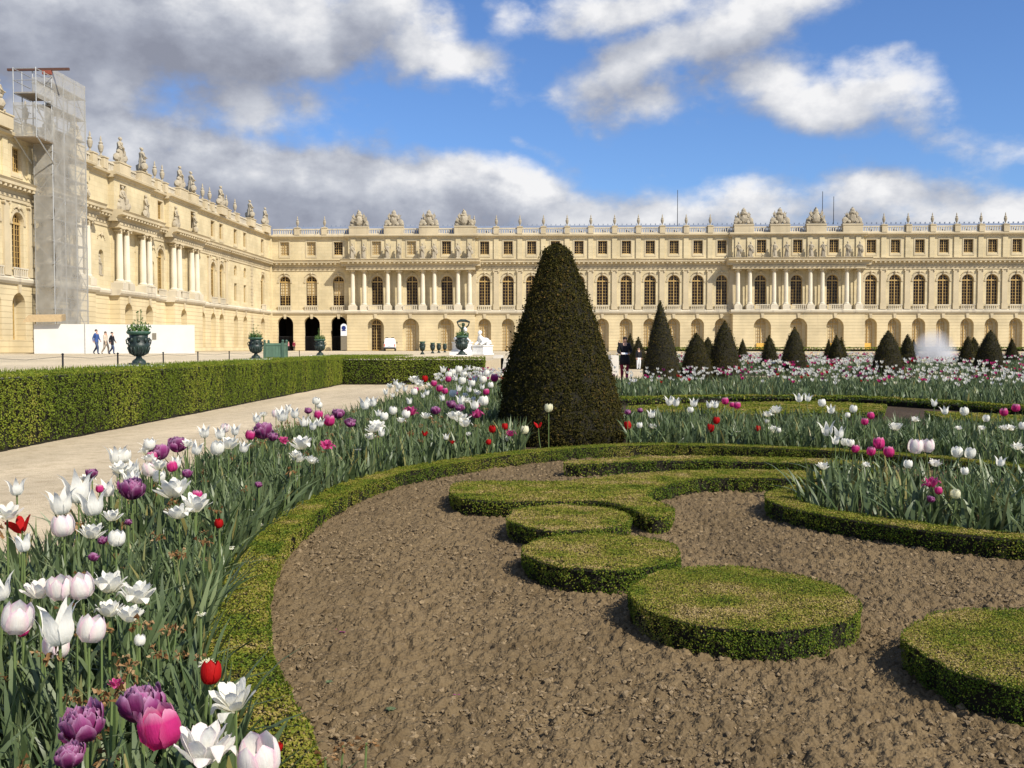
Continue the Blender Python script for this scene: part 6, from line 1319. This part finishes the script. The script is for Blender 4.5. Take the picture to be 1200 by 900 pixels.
mr = N(nt, 'ShaderNodeMapRange', interpolation_type='SMOOTHSTEP'); mr.inputs['From Min'].default_value = .38; mr.inputs['From Max'].default_value = .92; L(d0, mr.inputs['Value'])
lit = math_(nt, 'ADD', math_(nt, 'MULTIPLY', math_(nt, 'SUBTRACT', d0, d1), .75), 0)
cmb = N(nt, 'ShaderNodeCombineXYZ'); L(az, cmb.inputs[0]); L(math_(nt, 'MULTIPLY', el, 1.5), cmb.inputs[1])
def sn(scale, det):
    n = N(nt, 'ShaderNodeTexNoise', noise_dimensions='2D'); n.inputs['Scale'].default_value = scale; n.inputs['Detail'].default_value = det; n.inputs['Roughness'].default_value = .6; L(cmb.outputs[0], n.inputs['Vector']); return n.outputs[0]
k1, k2 = sn(9, 7), sn(4.2, 4)
lit = math_(nt, 'ADD', lit, math_(nt, 'MULTIPLY', math_(nt, 'SUBTRACT', k1, .5), .75))
azw = math_(nt, 'MULTIPLY_ADD', math_(nt, 'SUBTRACT', k2, .5), .25, az); elw = math_(nt, 'MULTIPLY_ADD', math_(nt, 'SUBTRACT', k1, .5), .10, el)
dk = None
for b in DARK:
    gs = gauss(nt, azw, elw, *b); dk = gs if dk is None else math_(nt, 'SMOOTH_MAX', dk, gs, .2)
lit = math_(nt, 'SUBTRACT', math_(nt, 'ADD', lit, .70), dk)
cr = ramp(nt, [(0, (2.1, 2.25, 2.8)), (.3, (2.9, 3.1, 3.7)), (.6, (4.3, 4.5, 5.0)), (1, (6.9, 6.9, 7.0))]); L(lit, cr.inputs[0])
cs = N(nt, 'ShaderNodeMix', data_type='RGBA'); L(mr.outputs[0], cs.inputs[0])
sb = N(nt, 'ShaderNodeMix', data_type='RGBA', blend_type='MULTIPLY'); sb.inputs[0].default_value = 1; L(sky.outputs[0], sb.inputs[6]); sb.inputs[7].default_value = (.60, .80, 1.12, 1)
L(sb.outputs[2], cs.inputs[6])
cs2 = N(nt, 'ShaderNodeVectorMath', operation='SCALE'); L(cr.outputs[0], cs2.inputs[0]); cs2.inputs[3].default_value = 1.0
L(cs2.outputs[0], cs.inputs[7]); L(cs.outputs[2], bg.inputs[0]); bg.inputs[1].default_value = .10

sl = bpy.data.lights.new('sun', 'SUN'); sl.energy = 5.0; sl.angle = R(.53); sl.color = (1, .93, .82)
so = bpy.data.objects.new('sun', sl); COL.objects.link(so); dv = Vector((SUN_H[0] * math.cos(SUN_EL), SUN_H[1] * math.cos(SUN_EL), math.sin(SUN_EL)))
so.rotation_euler = dv.to_track_quat('Z', 'Y').to_euler(); so.location = (20, -20, 40)
cd = bpy.data.cameras.new('camera'); cam = bpy.data.objects.new('camera', cd); COL.objects.link(cam); S.camera = cam
cd.sensor_fit = 'HORIZONTAL'; cd.sensor_width = 36; cd.lens = 36 * CAM_F / 1200; cd.clip_start = .05; cd.clip_end = 5000
cam.location = (0, 0, EYE); cam.rotation_euler = (math.pi / 2 - pit_, 0, yaw_)
S.view_settings.view_transform = 'Standard'; S.view_settings.look = 'None'; S.view_settings.exposure = 0.40; S.view_settings.gamma = 1
S.cycles.max_bounces = 8; S.cycles.diffuse_bounces = 3; S.cycles.glossy_bounces = 2; S.cycles.transparent_max_bounces = 12; S.cycles.volume_bounces = 1; S.cycles.use_denoising = True
S.cycles.volume_step_rate = 2; S.cycles.sample_clamp_indirect = 6
for o in COL.objects:
    if 'used' in o.keys(): del o['used']
